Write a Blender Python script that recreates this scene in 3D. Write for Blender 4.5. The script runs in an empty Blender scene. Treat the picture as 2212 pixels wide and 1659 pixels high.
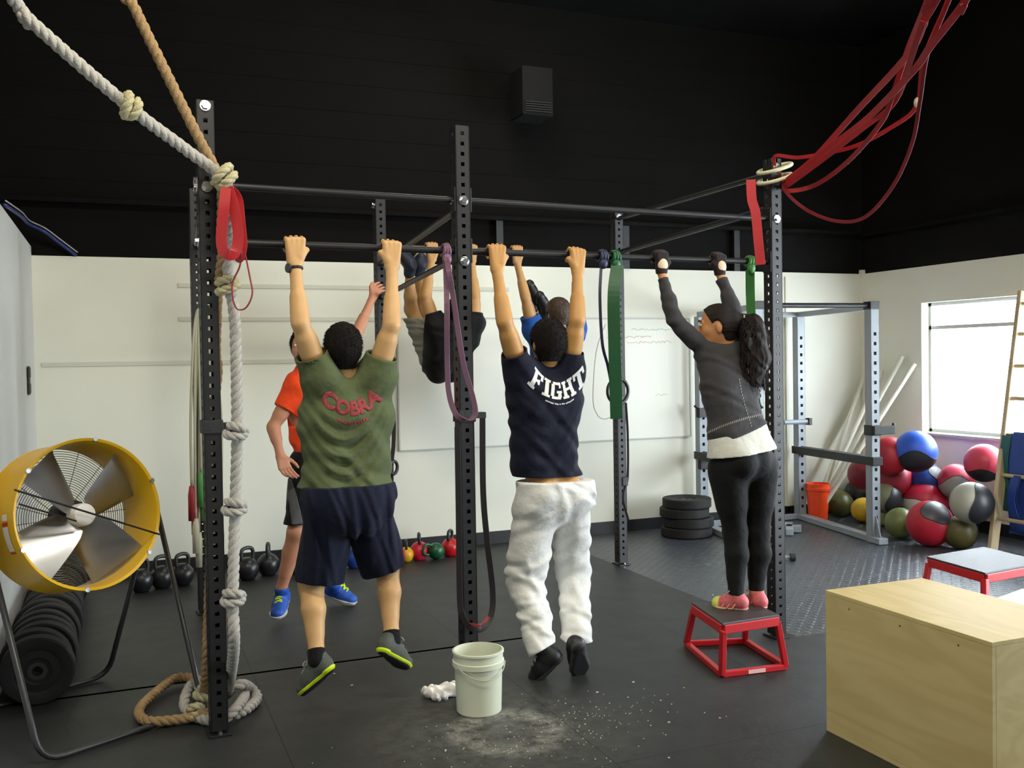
import bpy, bmesh, math, random
import numpy as np
from mathutils import Vector, Matrix
from mathutils.bvhtree import BVHTree

random.seed(7)
SC = bpy.context.scene
COL = SC.collection
V3 = lambda *a: np.array(a, dtype=float)
def unit(v):
    v = np.asarray(v, float); return v / (np.linalg.norm(v) + 1e-12)
def lerp(a, b, t): return np.asarray(a, float) * (1 - t) + np.asarray(b, float) * t

# ------------------------------------------------------------------ camera
W, H = 2212, 1659
CX, CY = 1106.0, 829.5
_v1 = (6350.0, 693.0); _v2 = (258.0, 794.0)          # vanishing points of the two wall directions
FPX = math.sqrt(-((_v1[0]-CX)*(_v2[0]-CX) + (_v1[1]-CY)*(_v2[1]-CY)))
_X = unit((_v1[0]-CX, _v1[1]-CY, FPX)); _Y = unit((_v2[0]-CX, _v2[1]-CY, FPX)); _Z = np.cross(_X, _Y)
if _Z[1] > 0: _Z = -_Z
RM = np.stack([_X, _Y, _Z])
EYE = V3(0, 0, 1.65)
def ray(px, py): return RM @ V3((px-CX)/FPX, (py-CY)/FPX, 1.0)
def atZ(px, py, z=0.0):
    d = ray(px, py); return EYE + d * ((z-EYE[2])/d[2])
def atY(px, py, y):
    d = ray(px, py); return EYE + d * (y/d[1])
def atX(px, py, x):
    d = ray(px, py); return EYE + d * (x/d[0])
def atD(px, py, dd): return EYE + ray(px, py) * dd
def depth(p): return float((np.asarray(p, float)-EYE) @ RM[:, 2])

cam_d = bpy.data.cameras.new('camera'); cam = bpy.data.objects.new('camera', cam_d); COL.objects.link(cam)
_r = RM @ V3(1, 0, 0); _u = RM @ V3(0, -1, 0); _b = -(RM @ V3(0, 0, 1))
cam.matrix_world = Matrix(((_r[0], _u[0], _b[0], EYE[0]), (_r[1], _u[1], _b[1], EYE[1]), (_r[2], _u[2], _b[2], EYE[2]), (0, 0, 0, 1)))
cam_d.sensor_width = 36.0; cam_d.lens = FPX / W * 36.0; cam_d.clip_start = 0.05; cam_d.clip_end = 200
SC.camera = cam

# ------------------------------------------------------------------ world, daylight, lamps, exposure
wd = bpy.data.worlds.new('sky'); SC.world = wd; wd.use_nodes = True
bg = wd.node_tree.nodes['Background']; bg.inputs[0].default_value = (0.86, 0.94, 1.0, 1); bg.inputs[1].default_value = 6.0
def area(name, loc, target, sx, sy, power, col, spread=180):
    l = bpy.data.lights.new(name, 'AREA'); l.shape = 'RECTANGLE'; l.size = sx; l.size_y = sy
    l.energy = power; l.color = col; l.spread = math.radians(spread)
    o = bpy.data.objects.new(name, l); COL.objects.link(o); o.location = loc
    o.rotation_euler = (Vector(target)-Vector(loc)).to_track_quat('-Z', 'Y').to_euler()
    return o
DAY = (0.84, 0.93, 1.0); LAMP = (1.0, 0.93, 0.76)
area('window_daylight', (7.62, 6.6, 1.55), (3.0, 6.4, 1.0), 2.4, 1.3, 330, DAY)
area('door_daylight', (7.9, 2.2, 1.6), (3.0, 3.4, 0.7), 4.2, 2.8, 720, DAY)
area('high_bay_lamp_left', (0.6, 2.6, 4.7), (0.9, 5.0, 0.5), 1.2, 0.5, 125, LAMP)
area('high_bay_lamp_right', (3.6, 2.4, 4.7), (3.0, 5.0, 0.5), 1.2, 0.5, 95, LAMP)
area('high_bay_lamp_far', (2.6, 6.6, 4.75), (2.4, 7.6, 0.5), 1.2, 0.5, 50, LAMP)
area('high_bay_lamp_near', (1.2, -0.8, 4.7), (1.3, 3.5, 0.6), 1.4, 0.6, 90, LAMP)
SC.view_settings.view_transform = 'Standard'; SC.view_settings.look = 'None'
SC.view_settings.exposure = -0.40; SC.view_settings.gamma = 1.0; SC.view_settings.use_curve_mapping = False
SC.cycles.use_denoising = True
SC.cycles.max_bounces = 8

# ------------------------------------------------------------------ materials
def lin(h):
    if not isinstance(h, str): return tuple(h)
    c = [int(h[i:i+2], 16)/255 for i in (0, 2, 4)]
    return tuple(x/12.92 if x <= 0.04045 else ((x+0.055)/1.055)**2.4 for x in c)
_mats = {}
def mat(name, col, rough=0.6, metal=0.0, var=0.0, scale=8.0, bump=0.0, bscale=60.0, spec=0.5, coat=0.0, sheen=0.0, trans=0.0, stretch=None):
    if name in _mats: return _mats[name]
    m = bpy.data.materials.new(name); m.use_nodes = True; nt = m.node_tree; N = nt.nodes; L = nt.links
    b = N['Principled BSDF']; c = lin(col)
    b.inputs['Base Color'].default_value = (*c, 1); b.inputs['Roughness'].default_value = rough
    b.inputs['Metallic'].default_value = metal; b.inputs['Specular IOR Level'].default_value = spec
    if coat: b.inputs['Coat Weight'].default_value = coat
    if sheen: b.inputs['Sheen Weight'].default_value = sheen
    if trans: b.inputs['Transmission Weight'].default_value = trans
    tc = N.new('ShaderNodeTexCoord'); src = tc.outputs['Object']
    if stretch:
        mp = N.new('ShaderNodeMapping'); mp.inputs['Scale'].default_value = stretch; L.new(src, mp.inputs['Vector']); src = mp.outputs['Vector']
    if var:
        n = N.new('ShaderNodeTexNoise'); n.inputs['Scale'].default_value = scale; n.inputs['Detail'].default_value = 5
        L.new(src, n.inputs['Vector'])
        mx = N.new('ShaderNodeMix'); mx.data_type = 'RGBA'
        mx.inputs[6].default_value = (*[x*(1-var) for x in c], 1); mx.inputs[7].default_value = (*[min(1, x*(1+var)) for x in c], 1)
        L.new(n.outputs['Fac'], mx.inputs[0]); L.new(mx.outputs[2], b.inputs['Base Color'])
    if bump:
        n2 = N.new('ShaderNodeTexNoise'); n2.inputs['Scale'].default_value = bscale; n2.inputs['Detail'].default_value = 4
        L.new(src, n2.inputs['Vector'])
        bp = N.new('ShaderNodeBump'); bp.inputs['Strength'].default_value = bump; bp.inputs['Distance'].default_value = 0.01
        L.new(n2.outputs['Fac'], bp.inputs['Height']); L.new(bp.outputs['Normal'], b.inputs['Normal'])
    _mats[name] = m; return m

white_paint = mat('white_paint', 'dfe0d2', 0.6, var=0.05, scale=1.3, bump=0.05, bscale=90)
grey_paint = mat('grey_white_paint', 'c6c8c6', 0.6, var=0.06, scale=1.1)
black_paint = mat('black_paint', (0.0048, 0.0045, 0.004), 0.9, var=0.25, scale=2.0, spec=0.1)
black_steel = mat('black_powder_steel', (0.0075, 0.0072, 0.0078), 0.5, metal=0.0, var=0.2, scale=20, bump=0.1, bscale=300)
bar_steel = mat('worn_bar_steel', (0.013, 0.0125, 0.014), 0.45, metal=0.1, var=0.5, scale=6, spec=.4)
chrome = mat('zinc_bolt', (0.75, 0.76, 0.78), 0.25, metal=1.0)
black_rubber = mat('black_rubber', (0.012, 0.012, 0.0125), 0.6, var=0.3, scale=12, bump=0.3, bscale=120)
black_trim = mat('black_baseboard', (0.008, 0.008, 0.009), 0.5)

def floor_material():
    m = bpy.data.materials.new('rubber_floor'); m.use_nodes = True; nt = m.node_tree; N = nt.nodes; L = nt.links
    b = N['Principled BSDF']
    tc = N.new('ShaderNodeTexCoord'); P = tc.outputs['Object']
    sp = N.new('ShaderNodeSeparateXYZ'); L.new(P, sp.inputs[0])
    def mth(op, a, c=None, clamp=False):
        n = N.new('ShaderNodeMath'); n.operation = op; n.use_clamp = clamp
        for i, v in enumerate((a, c)):
            if v is None: continue
            if isinstance(v, (int, float)): n.inputs[i].default_value = v
            else: L.new(v, n.inputs[i])
        return n.outputs[0]
    def noise(scale, det=5, rough=0.6):
        n = N.new('ShaderNodeTexNoise'); n.inputs['Scale'].default_value = scale; n.inputs['Detail'].default_value = det
        n.inputs['Roughness'].default_value = rough; L.new(P, n.inputs['Vector']); return n.outputs['Fac']
    def ramp(v, a, c):
        n = N.new('ShaderNodeMapRange'); n.inputs[1].default_value = a; n.inputs[2].default_value = c; L.new(v, n.inputs[0]); return n.outputs[0]
    # base rubber with fine flecks
    mx = N.new('ShaderNodeMix'); mx.data_type = 'RGBA'
    mx.inputs[6].default_value = (0.011, 0.0117, 0.0115, 1); mx.inputs[7].default_value = (0.026, 0.028, 0.0278, 1)
    L.new(noise(9, 8, 0.75), mx.inputs[0])
    mz = N.new('ShaderNodeMix'); mz.data_type = 'RGBA'; mz.inputs[7].default_value = (0.045, 0.052, 0.064, 1)  # studded mats lighter and bluer: window reflection put into their base colour
    fleck = ramp(noise(260, 2), 0.66, 0.74)
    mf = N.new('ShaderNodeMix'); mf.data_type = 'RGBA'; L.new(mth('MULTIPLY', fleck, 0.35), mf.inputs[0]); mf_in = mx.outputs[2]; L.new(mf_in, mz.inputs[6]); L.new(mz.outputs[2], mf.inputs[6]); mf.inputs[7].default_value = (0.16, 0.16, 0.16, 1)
    # seams between the mats
    def seam(out, pos, per, w):
        t = mth('SUBTRACT', out, pos)
        t = mth('DIVIDE', t, per); fr = mth('FRACT', mth('ADD', t, 100.5)); d = mth('ABSOLUTE', mth('SUBTRACT', fr, 0.5))
        return mth('LESS_THAN', mth('MULTIPLY', d, per), w)
    wide = mth('MULTIPLY', mth('LESS_THAN', mth('ABSOLUTE', mth('SUBTRACT', sp.outputs[1], 5.345)), 0.014), mth('LESS_THAN', sp.outputs[0], 2.3))
    s = mth('MAXIMUM', mth('MULTIPLY', mth('MAXIMUM', seam(sp.outputs[0], 3.062, 1.22, 0.002), seam(sp.outputs[1], 5.345, 1.83, 0.002)), 0.6), wide)
    # studded mats in the far right part
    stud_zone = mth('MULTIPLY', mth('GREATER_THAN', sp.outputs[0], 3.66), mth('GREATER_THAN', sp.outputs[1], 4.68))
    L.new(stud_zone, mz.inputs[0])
    gx = mth('FRACT', mth('MULTIPLY', mth('ADD', sp.outputs[0], sp.outputs[1]), 11.0)); gy = mth('FRACT', mth('MULTIPLY', mth('SUBTRACT', sp.outputs[0], sp.outputs[1]), 11.0))
    dx = mth('POWER', mth('SUBTRACT', gx, 0.5), 2.0); dy = mth('POWER', mth('SUBTRACT', gy, 0.5), 2.0)
    rr = mth('SQRT', mth('ADD', dx, dy))
    stud = mth('MULTIPLY', mth('SUBTRACT', 1.0, ramp(rr, 0.18, 0.34)), stud_zone)
    # chalk powder around the bucket: a ring and a broad smear
    ch = atZ(1098, 1580)[:2]
    ex = mth('SUBTRACT', sp.outputs[0], ch[0]); ey = mth('SUBTRACT', sp.outputs[1], ch[1])
    r2 = mth('SQRT', mth('ADD', mth('POWER', ex, 2.0), mth('POWER', ey, 2.0)))
    ring = mth('SUBTRACT', 1.0, mth('MULTIPLY', mth('ABSOLUTE', mth('SUBTRACT', r2, 0.21)), 11.0), True)
    halo = mth('SUBTRACT', 1.0, mth('MULTIPLY', r2, 1.35), True)
    powder = mth('MULTIPLY', mth('ADD', mth('MULTIPLY', ring, 0.75), mth('MULTIPLY', halo, 0.38)), ramp(noise(14, 8, 0.8), 0.38, 0.72))
    far = mth('MULTIPLY', ramp(noise(60, 4, 0.8), 0.66, 0.76), mth('SUBTRACT', 1.0, mth('MULTIPLY', r2, 0.8), True))
    powder = mth('ADD', powder, mth('MULTIPLY', far, 0.55), True)
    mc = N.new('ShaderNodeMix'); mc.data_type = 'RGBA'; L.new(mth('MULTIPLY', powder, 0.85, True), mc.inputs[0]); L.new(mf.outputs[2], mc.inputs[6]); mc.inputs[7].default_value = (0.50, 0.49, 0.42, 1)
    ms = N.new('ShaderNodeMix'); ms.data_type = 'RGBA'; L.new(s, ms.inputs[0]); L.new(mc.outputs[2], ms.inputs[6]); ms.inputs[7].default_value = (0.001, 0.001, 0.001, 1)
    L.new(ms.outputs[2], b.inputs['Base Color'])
    L.new(mth('ADD', mth('SUBTRACT', 0.42, mth('MULTIPLY', stud_zone, 0.14)), mth('MULTIPLY', noise(5, 6), 0.16)), b.inputs['Roughness'])
    L.new(mth('SUBTRACT', mth('ADD', 0.45, mth('MULTIPLY', stud_zone, 0.35)), mth('MULTIPLY', s, 0.45)), b.inputs['Specular IOR Level'])
    hgt = mth('ADD', mth('MULTIPLY', noise(170, 4, 0.7), 0.25), mth('ADD', mth('MULTIPLY', stud, 0.9), mth('MULTIPLY', s, -0.8)))
    bp = N.new('ShaderNodeBump'); bp.inputs['Strength'].default_value = 0.7; bp.inputs['Distance'].default_value = 0.006
    L.new(hgt, bp.inputs['Height']); L.new(bp.outputs['Normal'], b.inputs['Normal'])
    return m

def wood_material(name, c1, c2, scale=3.0, rough=0.5, ax=(1, 6, 6)):
    m = bpy.data.materials.new(name); m.use_nodes = True; nt = m.node_tree; N = nt.nodes; L = nt.links; b = N['Principled BSDF']
    tc = N.new('ShaderNodeTexCoord'); mp = N.new('ShaderNodeMapping'); mp.inputs['Scale'].default_value = ax; L.new(tc.outputs['Object'], mp.inputs[0])
    n = N.new('ShaderNodeTexNoise'); n.inputs['Scale'].default_value = 0.9; n.inputs['Detail'].default_value = 3; n.inputs['Distortion'].default_value = 0.6; L.new(mp.outputs[0], n.inputs['Vector'])
    w = N.new('ShaderNodeMath'); w.operation = 'MULTIPLY'; w.inputs[1].default_value = 5 * scale / 3; L.new(n.outputs['Fac'], w.inputs[0])
    f = N.new('ShaderNodeMath'); f.operation = 'SINE'; mm = N.new('ShaderNodeMath'); mm.operation = 'MULTIPLY'; mm.inputs[1].default_value = 6.28; L.new(w.outputs[0], mm.inputs[0]); L.new(mm.outputs[0], f.inputs[0])
    f2 = N.new('ShaderNodeMapRange'); f2.inputs[1].default_value = -1; f2.inputs[2].default_value = 1; L.new(f.outputs[0], f2.inputs[0])
    n3 = N.new('ShaderNodeTexNoise'); n3.inputs['Scale'].default_value = 2.2; n3.inputs['Detail'].default_value = 6; L.new(tc.outputs['Object'], n3.inputs['Vector'])
    ad = N.new('ShaderNodeMath'); ad.operation = 'MULTIPLY_ADD'; ad.inputs[1].default_value = 0.45; L.new(f2.outputs[0], ad.inputs[0])
    ml = N.new('ShaderNodeMath'); ml.operation = 'MULTIPLY'; ml.inputs[1].default_value = 0.55; L.new(n3.outputs['Fac'], ml.inputs[0]); L.new(ml.outputs[0], ad.inputs[2])
    mx = N.new('ShaderNodeMix'); mx.data_type = 'RGBA'; mx.inputs[6].default_value = (*lin(c1), 1); mx.inputs[7].default_value = (*lin(c2), 1)
    L.new(ad.outputs[0], mx.inputs[0]); L.new(mx.outputs[2], b.inputs['Base Color']); b.inputs['Roughness'].default_value = rough
    return m
plywood = wood_material('plywood', 'd3bf88', 'bda76c', ax=(4.5, 1.0, 5.5))
pine = wood_material('pine_rail', 'c9b897', 'b3a07c', ax=(6, 6, 1))

# ------------------------------------------------------------------ mesh building
ORG = {}
def tag(o, label=None, cat=None, group=None, kind=None):
    if label: o['label'] = label
    if cat: o['category'] = cat
    if group: o['group'] = group
    if kind: o['kind'] = kind
    return o
def thing(name, loc, label, cat, group=None):
    o = bpy.data.objects.new(name, None); COL.objects.link(o); o.location = tuple(float(x) for x in loc); o.empty_display_size = 0.05
    ORG[o.name] = V3(*loc); return tag(o, label, cat, group)
def link_mesh(name, me, mat_, parent=None, loc=None, smooth=False):
    o = bpy.data.objects.new(name, me); COL.objects.link(o)
    if parent is not None: o.parent = parent; ORG[o.name] = ORG[parent.name]
    else:
        o.location = tuple(float(x) for x in (loc if loc is not None else (0, 0, 0))); ORG[o.name] = V3(*(loc if loc is not None else (0, 0, 0)))
    for m in (mat_ if isinstance(mat_, (list, tuple)) else [mat_]): me.materials.append(m)
    if smooth: me.shade_smooth()
    return o
class MB:
    def __init__(s): s.v = []; s.f = []; s.m = []; s.cm = 0
    def add(s, vs, fs):
        b = len(s.v); s.v += [tuple(float(x) for x in p) for p in vs]; s.f += [[b+i for i in f] for f in fs]; s.m += [s.cm]*len(fs); return s
    def box(s, c, size, ax=None):
        c = V3(*c); hx, hy, hz = [x/2 for x in size]
        A = np.eye(3) if ax is None else np.array(ax, float)
        vs = [c + A[0]*sx*hx + A[1]*sy*hy + A[2]*sz*hz for sx in (-1, 1) for sy in (-1, 1) for sz in (-1, 1)]
        return s.add(vs, [(0, 1, 3, 2), (4, 6, 7, 5), (0, 4, 5, 1), (2, 3, 7, 6), (0, 2, 6, 4), (1, 5, 7, 3)])
    def beam(s, a, b, w, d, up=(0, 0, 1)):
        a = V3(*a); b = V3(*b); z = unit(b-a); x = np.cross(z, up)
        if np.linalg.norm(x) < 1e-4: x = np.cross(z, (0, 1, 0))
        x = unit(x); y = np.cross(z, x)
        return s.box((a+b)/2, (w, d, np.linalg.norm(b-a)), (x, y, z))
    def hexa(s, bot, top):
        return s.add(list(bot)+list(top), [(3, 2, 1, 0), (4, 5, 6, 7)] + [(i, (i+1) % 4, (i+1) % 4+4, i+4) for i in range(4)])
    def tube(s, pts, r, n=12, closed=False, caps=True, flat=None, ref=None):
        P = [V3(*p) for p in pts]; m = len(P); R = r if hasattr(r, '__len__') else [r]*m
        T = []
        for i in range(m):
            if closed: t = P[(i+1) % m]-P[i-1]
            else: t = P[min(i+1, m-1)]-P[max(i-1, 0)]
            T.append(unit(t))
        up = V3(*ref) if ref is not None else (V3(0, 0, 1) if abs(T[0][2]) < 0.9 else V3(0, 1, 0))
        x = unit(np.cross(up, T[0])) if ref is None else unit(up - T[0]*(up@T[0])); vs = []
        for i in range(m):
            x = unit(x - T[i]*(x@T[i])); y = np.cross(T[i], x)
            for k in range(n):
                a = 2*math.pi*k/n; ca, sa = math.cos(a), math.sin(a)
                vs.append(P[i] + x*ca*R[i] + y*sa*R[i]*(flat if flat else 1))
        fs = []
        for i in range(m if closed else m-1):
            j = (i+1) % m
            for k in range(n): fs.append((i*n+k, i*n+(k+1) % n, j*n+(k+1) % n, j*n+k))
        if caps and not closed: fs += [tuple(range(n-1, -1, -1)), tuple((m-1)*n+k for k in range(n))]
        return s.add(vs, fs)
    def cyl(s, a, b, r, r2=None, n=16): return s.tube([a, b], [r, r if r2 is None else r2], n)
    def lathe(s, prof, org, axis=(0, 0, 1), n=32, close=False):
        z = unit(axis); x = unit(np.cross((0, 1, 0) if abs(z[1]) < 0.9 else (1, 0, 0), z)); y = np.cross(z, x); o = V3(*org); vs = []
        for r, h in prof:
            for k in range(n):
                a = 2*math.pi*k/n; vs.append(o + z*h + (x*math.cos(a)+y*math.sin(a))*r)
        m = len(prof); fs = []
        for i in range(m if close else m-1):
            j = (i+1) % m
            for k in range(n): fs.append((i*n+k, i*n+(k+1) % n, j*n+(k+1) % n, j*n+k))
        return s.add(vs, fs)
    def torus(s, c, nrm, R, r, n=32, k=10):
        z = unit(nrm); x = unit(np.cross((0, 1, 0) if abs(z[1]) < 0.9 else (1, 0, 0), z)); y = np.cross(z, x); c = V3(*c)
        return s.tube([c+(x*math.cos(2*math.pi*i/n)+y*math.sin(2*math.pi*i/n))*R for i in range(n)], r, k, closed=True)
    def sphere(s, c, r, n=20, k=12, sq=(1, 1, 1)):
        c = V3(*c); pr = []
        for i in range(k+1):
            a = math.pi*i/k
            for j in range(n):
                b = 2*math.pi*j/n; pr.append(c + V3(math.sin(a)*math.cos(b)*sq[0], math.sin(a)*math.sin(b)*sq[1], math.cos(a)*sq[2])*r)
        return s.add(pr, [(i*n+j, (i+1)*n+j, (i+1)*n+(j+1) % n, i*n+(j+1) % n) for i in range(k) for j in range(n)])
    def ribbon(s, pts, w, t, ref=None):
        """flat band: width w along the direction nearest ref, thickness t"""
        P = [V3(*p) for p in pts]; vs = []; m = len(P); face = ref is None; up = V3(0, 0, 1) if face else V3(*ref)
        for i in range(m):
            T = unit(P[min(i+1, m-1)]-P[max(i-1, 0)])
            if face: up = np.cross(T, unit(P[i]-EYE)+V3(.25, 0, .15)); up = up if i == 0 or up@last >= 0 else -up; last = up
            x = unit(up-T*(up@T)); y = np.cross(T, x)
            if not face: up = x*0.3+V3(*ref)*0.7
            for a, b in ((-1, -1), (1, -1), (1, 1), (-1, 1)): vs.append(P[i]+x*a*w/2+y*b*t/2)
        fs = [(i*4+k, i*4+(k+1) % 4, (i+1)*4+(k+1) % 4, (i+1)*4+k) for i in range(m-1) for k in range(4)]
        fs += [(3, 2, 1, 0), tuple((m-1)*4+k for k in range(4))]
        return s.add(vs, fs)
    def build(s, name, mat_, parent=None, loc=None, smooth=False, bevel=0, seg=2, autos=None):
        o_ = ORG[parent.name] if parent is not None else (V3(*loc) if loc is not None else V3(0, 0, 0))
        me = bpy.data.meshes.new(name); me.from_pydata([tuple(V3(*p)-o_) for p in s.v], [], s.f)
        if isinstance(mat_, (list, tuple)): me.polygons.foreach_set('material_index', s.m)
        me.update(); bm = bmesh.new(); bm.from_mesh(me); bmesh.ops.remove_doubles(bm, verts=bm.verts, dist=1e-6); bmesh.ops.recalc_face_normals(bm, faces=bm.faces); bm.to_mesh(me); bm.free()
        o = link_mesh(name, me, mat_, parent, loc, smooth)
        if smooth and autos: me.set_sharp_from_angle(angle=math.radians(autos))
        if bevel:
            b = o.modifiers.new('bevel', 'BEVEL'); b.width = bevel; b.segments = seg; b.limit_method = 'ANGLE'
        return o
def spline(pts, n=8, closed=False):
    P = [V3(*p) for p in pts]; out = []; m = len(P)
    for i in range(m if closed else m-1):
        p0, p1, p2, p3 = (P[(i-1) % m], P[i], P[(i+1) % m], P[(i+2) % m]) if closed else (P[max(i-1, 0)], P[i], P[i+1], P[min(i+2, m-1)])
        for k in range(n):
            t = k/n; out.append(0.5*((2*p1)+(-p0+p2)*t+(2*p0-5*p1+4*p2-p3)*t*t+(-p0+3*p1-3*p2+p3)*t**3))
    if not closed: out.append(P[-1])
    return out
def copy_tree(src, loc, label=None, rotz=0.0):
    r = src.copy(); COL.objects.link(r); r.location = tuple(float(x) for x in loc); r.rotation_euler = (0, 0, rotz)
    if label: r['label'] = label
    for ch in list(src.children):
        c = ch.copy(); COL.objects.link(c); c.parent = r
        for g in list(ch.children):
            d = g.copy(); COL.objects.link(d); d.parent = c
    return r

# ------------------------------------------------------------------ room shell
XR, YB, XL = 7.35, 8.25, -0.60
ZW, ZC = 2.513, 4.9
def struct(mb, name, m, bevel=0):
    o = mb.build(name, m, bevel=bevel); o['kind'] = 'structure'; return o
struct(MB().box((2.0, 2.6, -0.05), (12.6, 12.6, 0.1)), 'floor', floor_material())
struct(MB().box((2.0, 2.6, ZC+0.05), (12.6, 12.6, 0.1)), 'ceiling', black_paint)
w_ = MB(); w_.box(((XR-4.2)/2+0.1, YB+0.1, ZW/2), (XR+4.2+0.2, 0.2, ZW)); struct(w_, 'wall_back', white_paint)
w_ = MB(); w_.box(((XR-4.2)/2+0.1, YB+0.13, (ZW+ZC)/2), (XR+4.2+0.2, 0.2, ZC-ZW))
for k in range(8): w_.box(((XR-4.2)/2, YB+0.029, ZW+0.60+k*0.23), (XR+4.2, 0.008, 0.010))
struct(w_, 'wall_back_upper', black_paint)
# right wall with window and door openings
WY0, WY1, WZ0, WZ1 = 5.35, 7.43, 0.883, 2.155
DY0, DY1, DZ = 0.2, 4.3, 3.0
w_ = MB()
w_.box((XR+0.1, (WY1+YB)/2, ZW/2), (0.2, YB-WY1, ZW))
w_.box((XR+0.1, (WY0+WY1)/2, WZ0/2), (0.2, WY1-WY0, WZ0))
w_.box((XR+0.1, (WY0+WY1)/2, (WZ1+ZW)/2), (0.2, WY1-WY0, ZW-WZ1))
w_.box((XR+0.1, (DY1+WY0)/2, ZW/2), (0.2, WY0-DY1, ZW))
w_.box((XR+0.1, (-3.6+DY0)/2, ZW/2), (0.2, DY0+3.6, ZW))
struct(w_, 'wall_right', white_paint)
w_ = MB(); w_.box((XR+0.1, (DY1+YB)/2, (ZW+ZC)/2), (0.2, YB-DY1, ZC-ZW)); w_.box((XR+0.1, (DY0+DY1)/2, (DZ+ZC)/2), (0.2, DY1-DY0, ZC-DZ)); w_.box((XR+0.1, (-3.6+DY0)/2, (ZW+ZC)/2), (0.2, DY0+3.6, ZC-ZW))
struct(w_, 'wall_right_upper', black_paint)
struct(MB().box((XL-0.06, 4.6, 2.58/2), (0.12, 7.3, 2.58)), 'wall_left', grey_paint)
struct(MB().box((-4.1, 2.6, ZC/2), (0.2, 12.4, ZC)), 'wall_far_left', black_paint)
struct(MB().box((2.0, -3.6, ZC/2), (12.4, 0.2, ZC)), 'wall_front', mat('front_wall_paint', 'a9a79a', 0.7))
struct(MB().box(((XR+XL)/2, YB-0.008, 0.055), (XR-XL, 0.016, 0.11)), 'baseboard_back', black_trim)
struct(MB().box((XR-0.008, (DY1+YB)/2, 0.055), (0.016, YB-DY1, 0.11)), 'baseboard_right', black_trim)
struct(MB().box(((XR-4.0)/2, YB-0.03, 2.935), (XR+4.0, 0.10, 0.035)), 'trim_1', black_paint)
struct(MB().box((XR-0.03, (DY1+YB)/2, 2.915), (0.10, YB-DY1, 0.035)), 'trim_2', black_paint)
for i, x in enumerate((3.21, 4.50, 5.75, 0.9, -1.4)):
    struct(MB().box((x, YB-0.005, (ZW+2.92)/2), (0.065, 0.05, 2.92-ZW)), 'trim_%d' % (i+3), black_steel)
groove = mat('groove_paint', 'cbcbbd', 0.7)
for i, (z, x0, x1) in enumerate(((2.30, 0.45, 3.3), (2.03, 0.45, 3.3), (1.68, -0.55, 2.2))):
    struct(MB().box(((x0+x1)/2, YB-0.003, z), (x1-x0, 0.012, 0.035)), 'trim_%d' % (i+8), groove, bevel=0.003)
struct(MB().box((XR-0.02, YB-0.02, ZW/2+0.02), (0.045, 0.045, ZW+0.04)), 'trim_11', white_paint)
struct(MB().box((6.36, YB-0.008, ZW/2), (0.03, 0.016, ZW-0.1)), 'trim_12', white_paint)
# window in the right wall: frame, transom, glass
fr = mat('window_frame_paint', 'b9bab6', 0.5)
glass = bpy.data.materials.new('window_glass'); glass.use_nodes = True
gb = glass.node_tree.nodes['Principled BSDF']; gb.inputs['Transmission Weight'].default_value = 1.0; gb.inputs['Roughness'].default_value = 0.05; gb.inputs['IOR'].default_value = 1.05; gb.inputs['Base Color'].default_value = (0.97, 0.99, 1, 1)
win = MB()
ZT = 1.91
for z in (WZ0+0.015, WZ1-0.015, ZT): win.box((XR+0.12, (WY0+WY1)/2, z), (0.05, WY1-WY0, 0.035))
for y in (WY0+0.015, WY1-0.015, 6.25): win.box((XR+0.12, y, (WZ0+WZ1)/2), (0.05, 0.03, WZ1-WZ0))
wo = win.build('window_1', fr); wo['kind'] = 'structure'
MB().box((XR+0.125, (WY0+WY1)/2, (WZ0+WZ1)/2), (0.006, WY1-WY0-0.02, WZ1-WZ0-0.02)).build('pane', glass, wo)
MB().box((XR-0.01, (WY0+WY1)/2, WZ0-0.012), (0.1, WY1-WY0+0.06, 0.024)).build('window_sill', fr, wo)
dn = MB()
for y in (DY0+0.03, (DY0+DY1)/2, DY1-0.03): dn.box((XR+0.1, y, DZ/2), (0.06, 0.06, DZ))
for z in (0.03, DZ-0.03, 2.1): dn.box((XR+0.1, (DY0+DY1)/2, z), (0.06, DY1-DY0, 0.06))
do_ = dn.build('door_1', fr); do_['kind'] = 'structure'

# whiteboard with faint marker writing
wb = thing('whiteboard', (3.7, YB-0.02, 1.9), 'large white wall board with faint green and red marker lines on the back wall', 'whiteboard')
MB().box((3.72, YB-0.012, 1.46), (2.94, 0.012, 1.15)).build('writing_surface', mat('whiteboard_surface', 'dedfd3', 0.4), wb)
f_ = MB()
for z in (0.885, 2.035): f_.box((3.72, YB-0.014, z), (2.96, 0.018, 0.012))
for x in (2.245, 5.195): f_.box((x, YB-0.014, 1.46), (0.012, 0.018, 1.15))
f_.build('frame', mat('whiteboard_frame', 'b4b7b2', 0.4), wb)
for nm, c, z, x0, x1 in (('green_marker_line', 'a9c9b4', 1.93, 4.55, 5.05), ('green_marker_line', 'a9c9b4', 1.30, 4.8, 4.95), ('red_marker_line', 'd2a49c', 1.86, 4.28, 4.78), ('red_marker_line', 'd2a49c', 1.81, 4.5, 5.0)):
    r_ = random.Random(int(z*100)); n_ = int((x1-x0)/.012)
    MB().tube([(x0+i*.012, YB-.0195, z+r_.uniform(-.011, .011)) for i in range(n_)], .0022, 5).build(nm, mat(nm, c, .6), wb)

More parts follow.
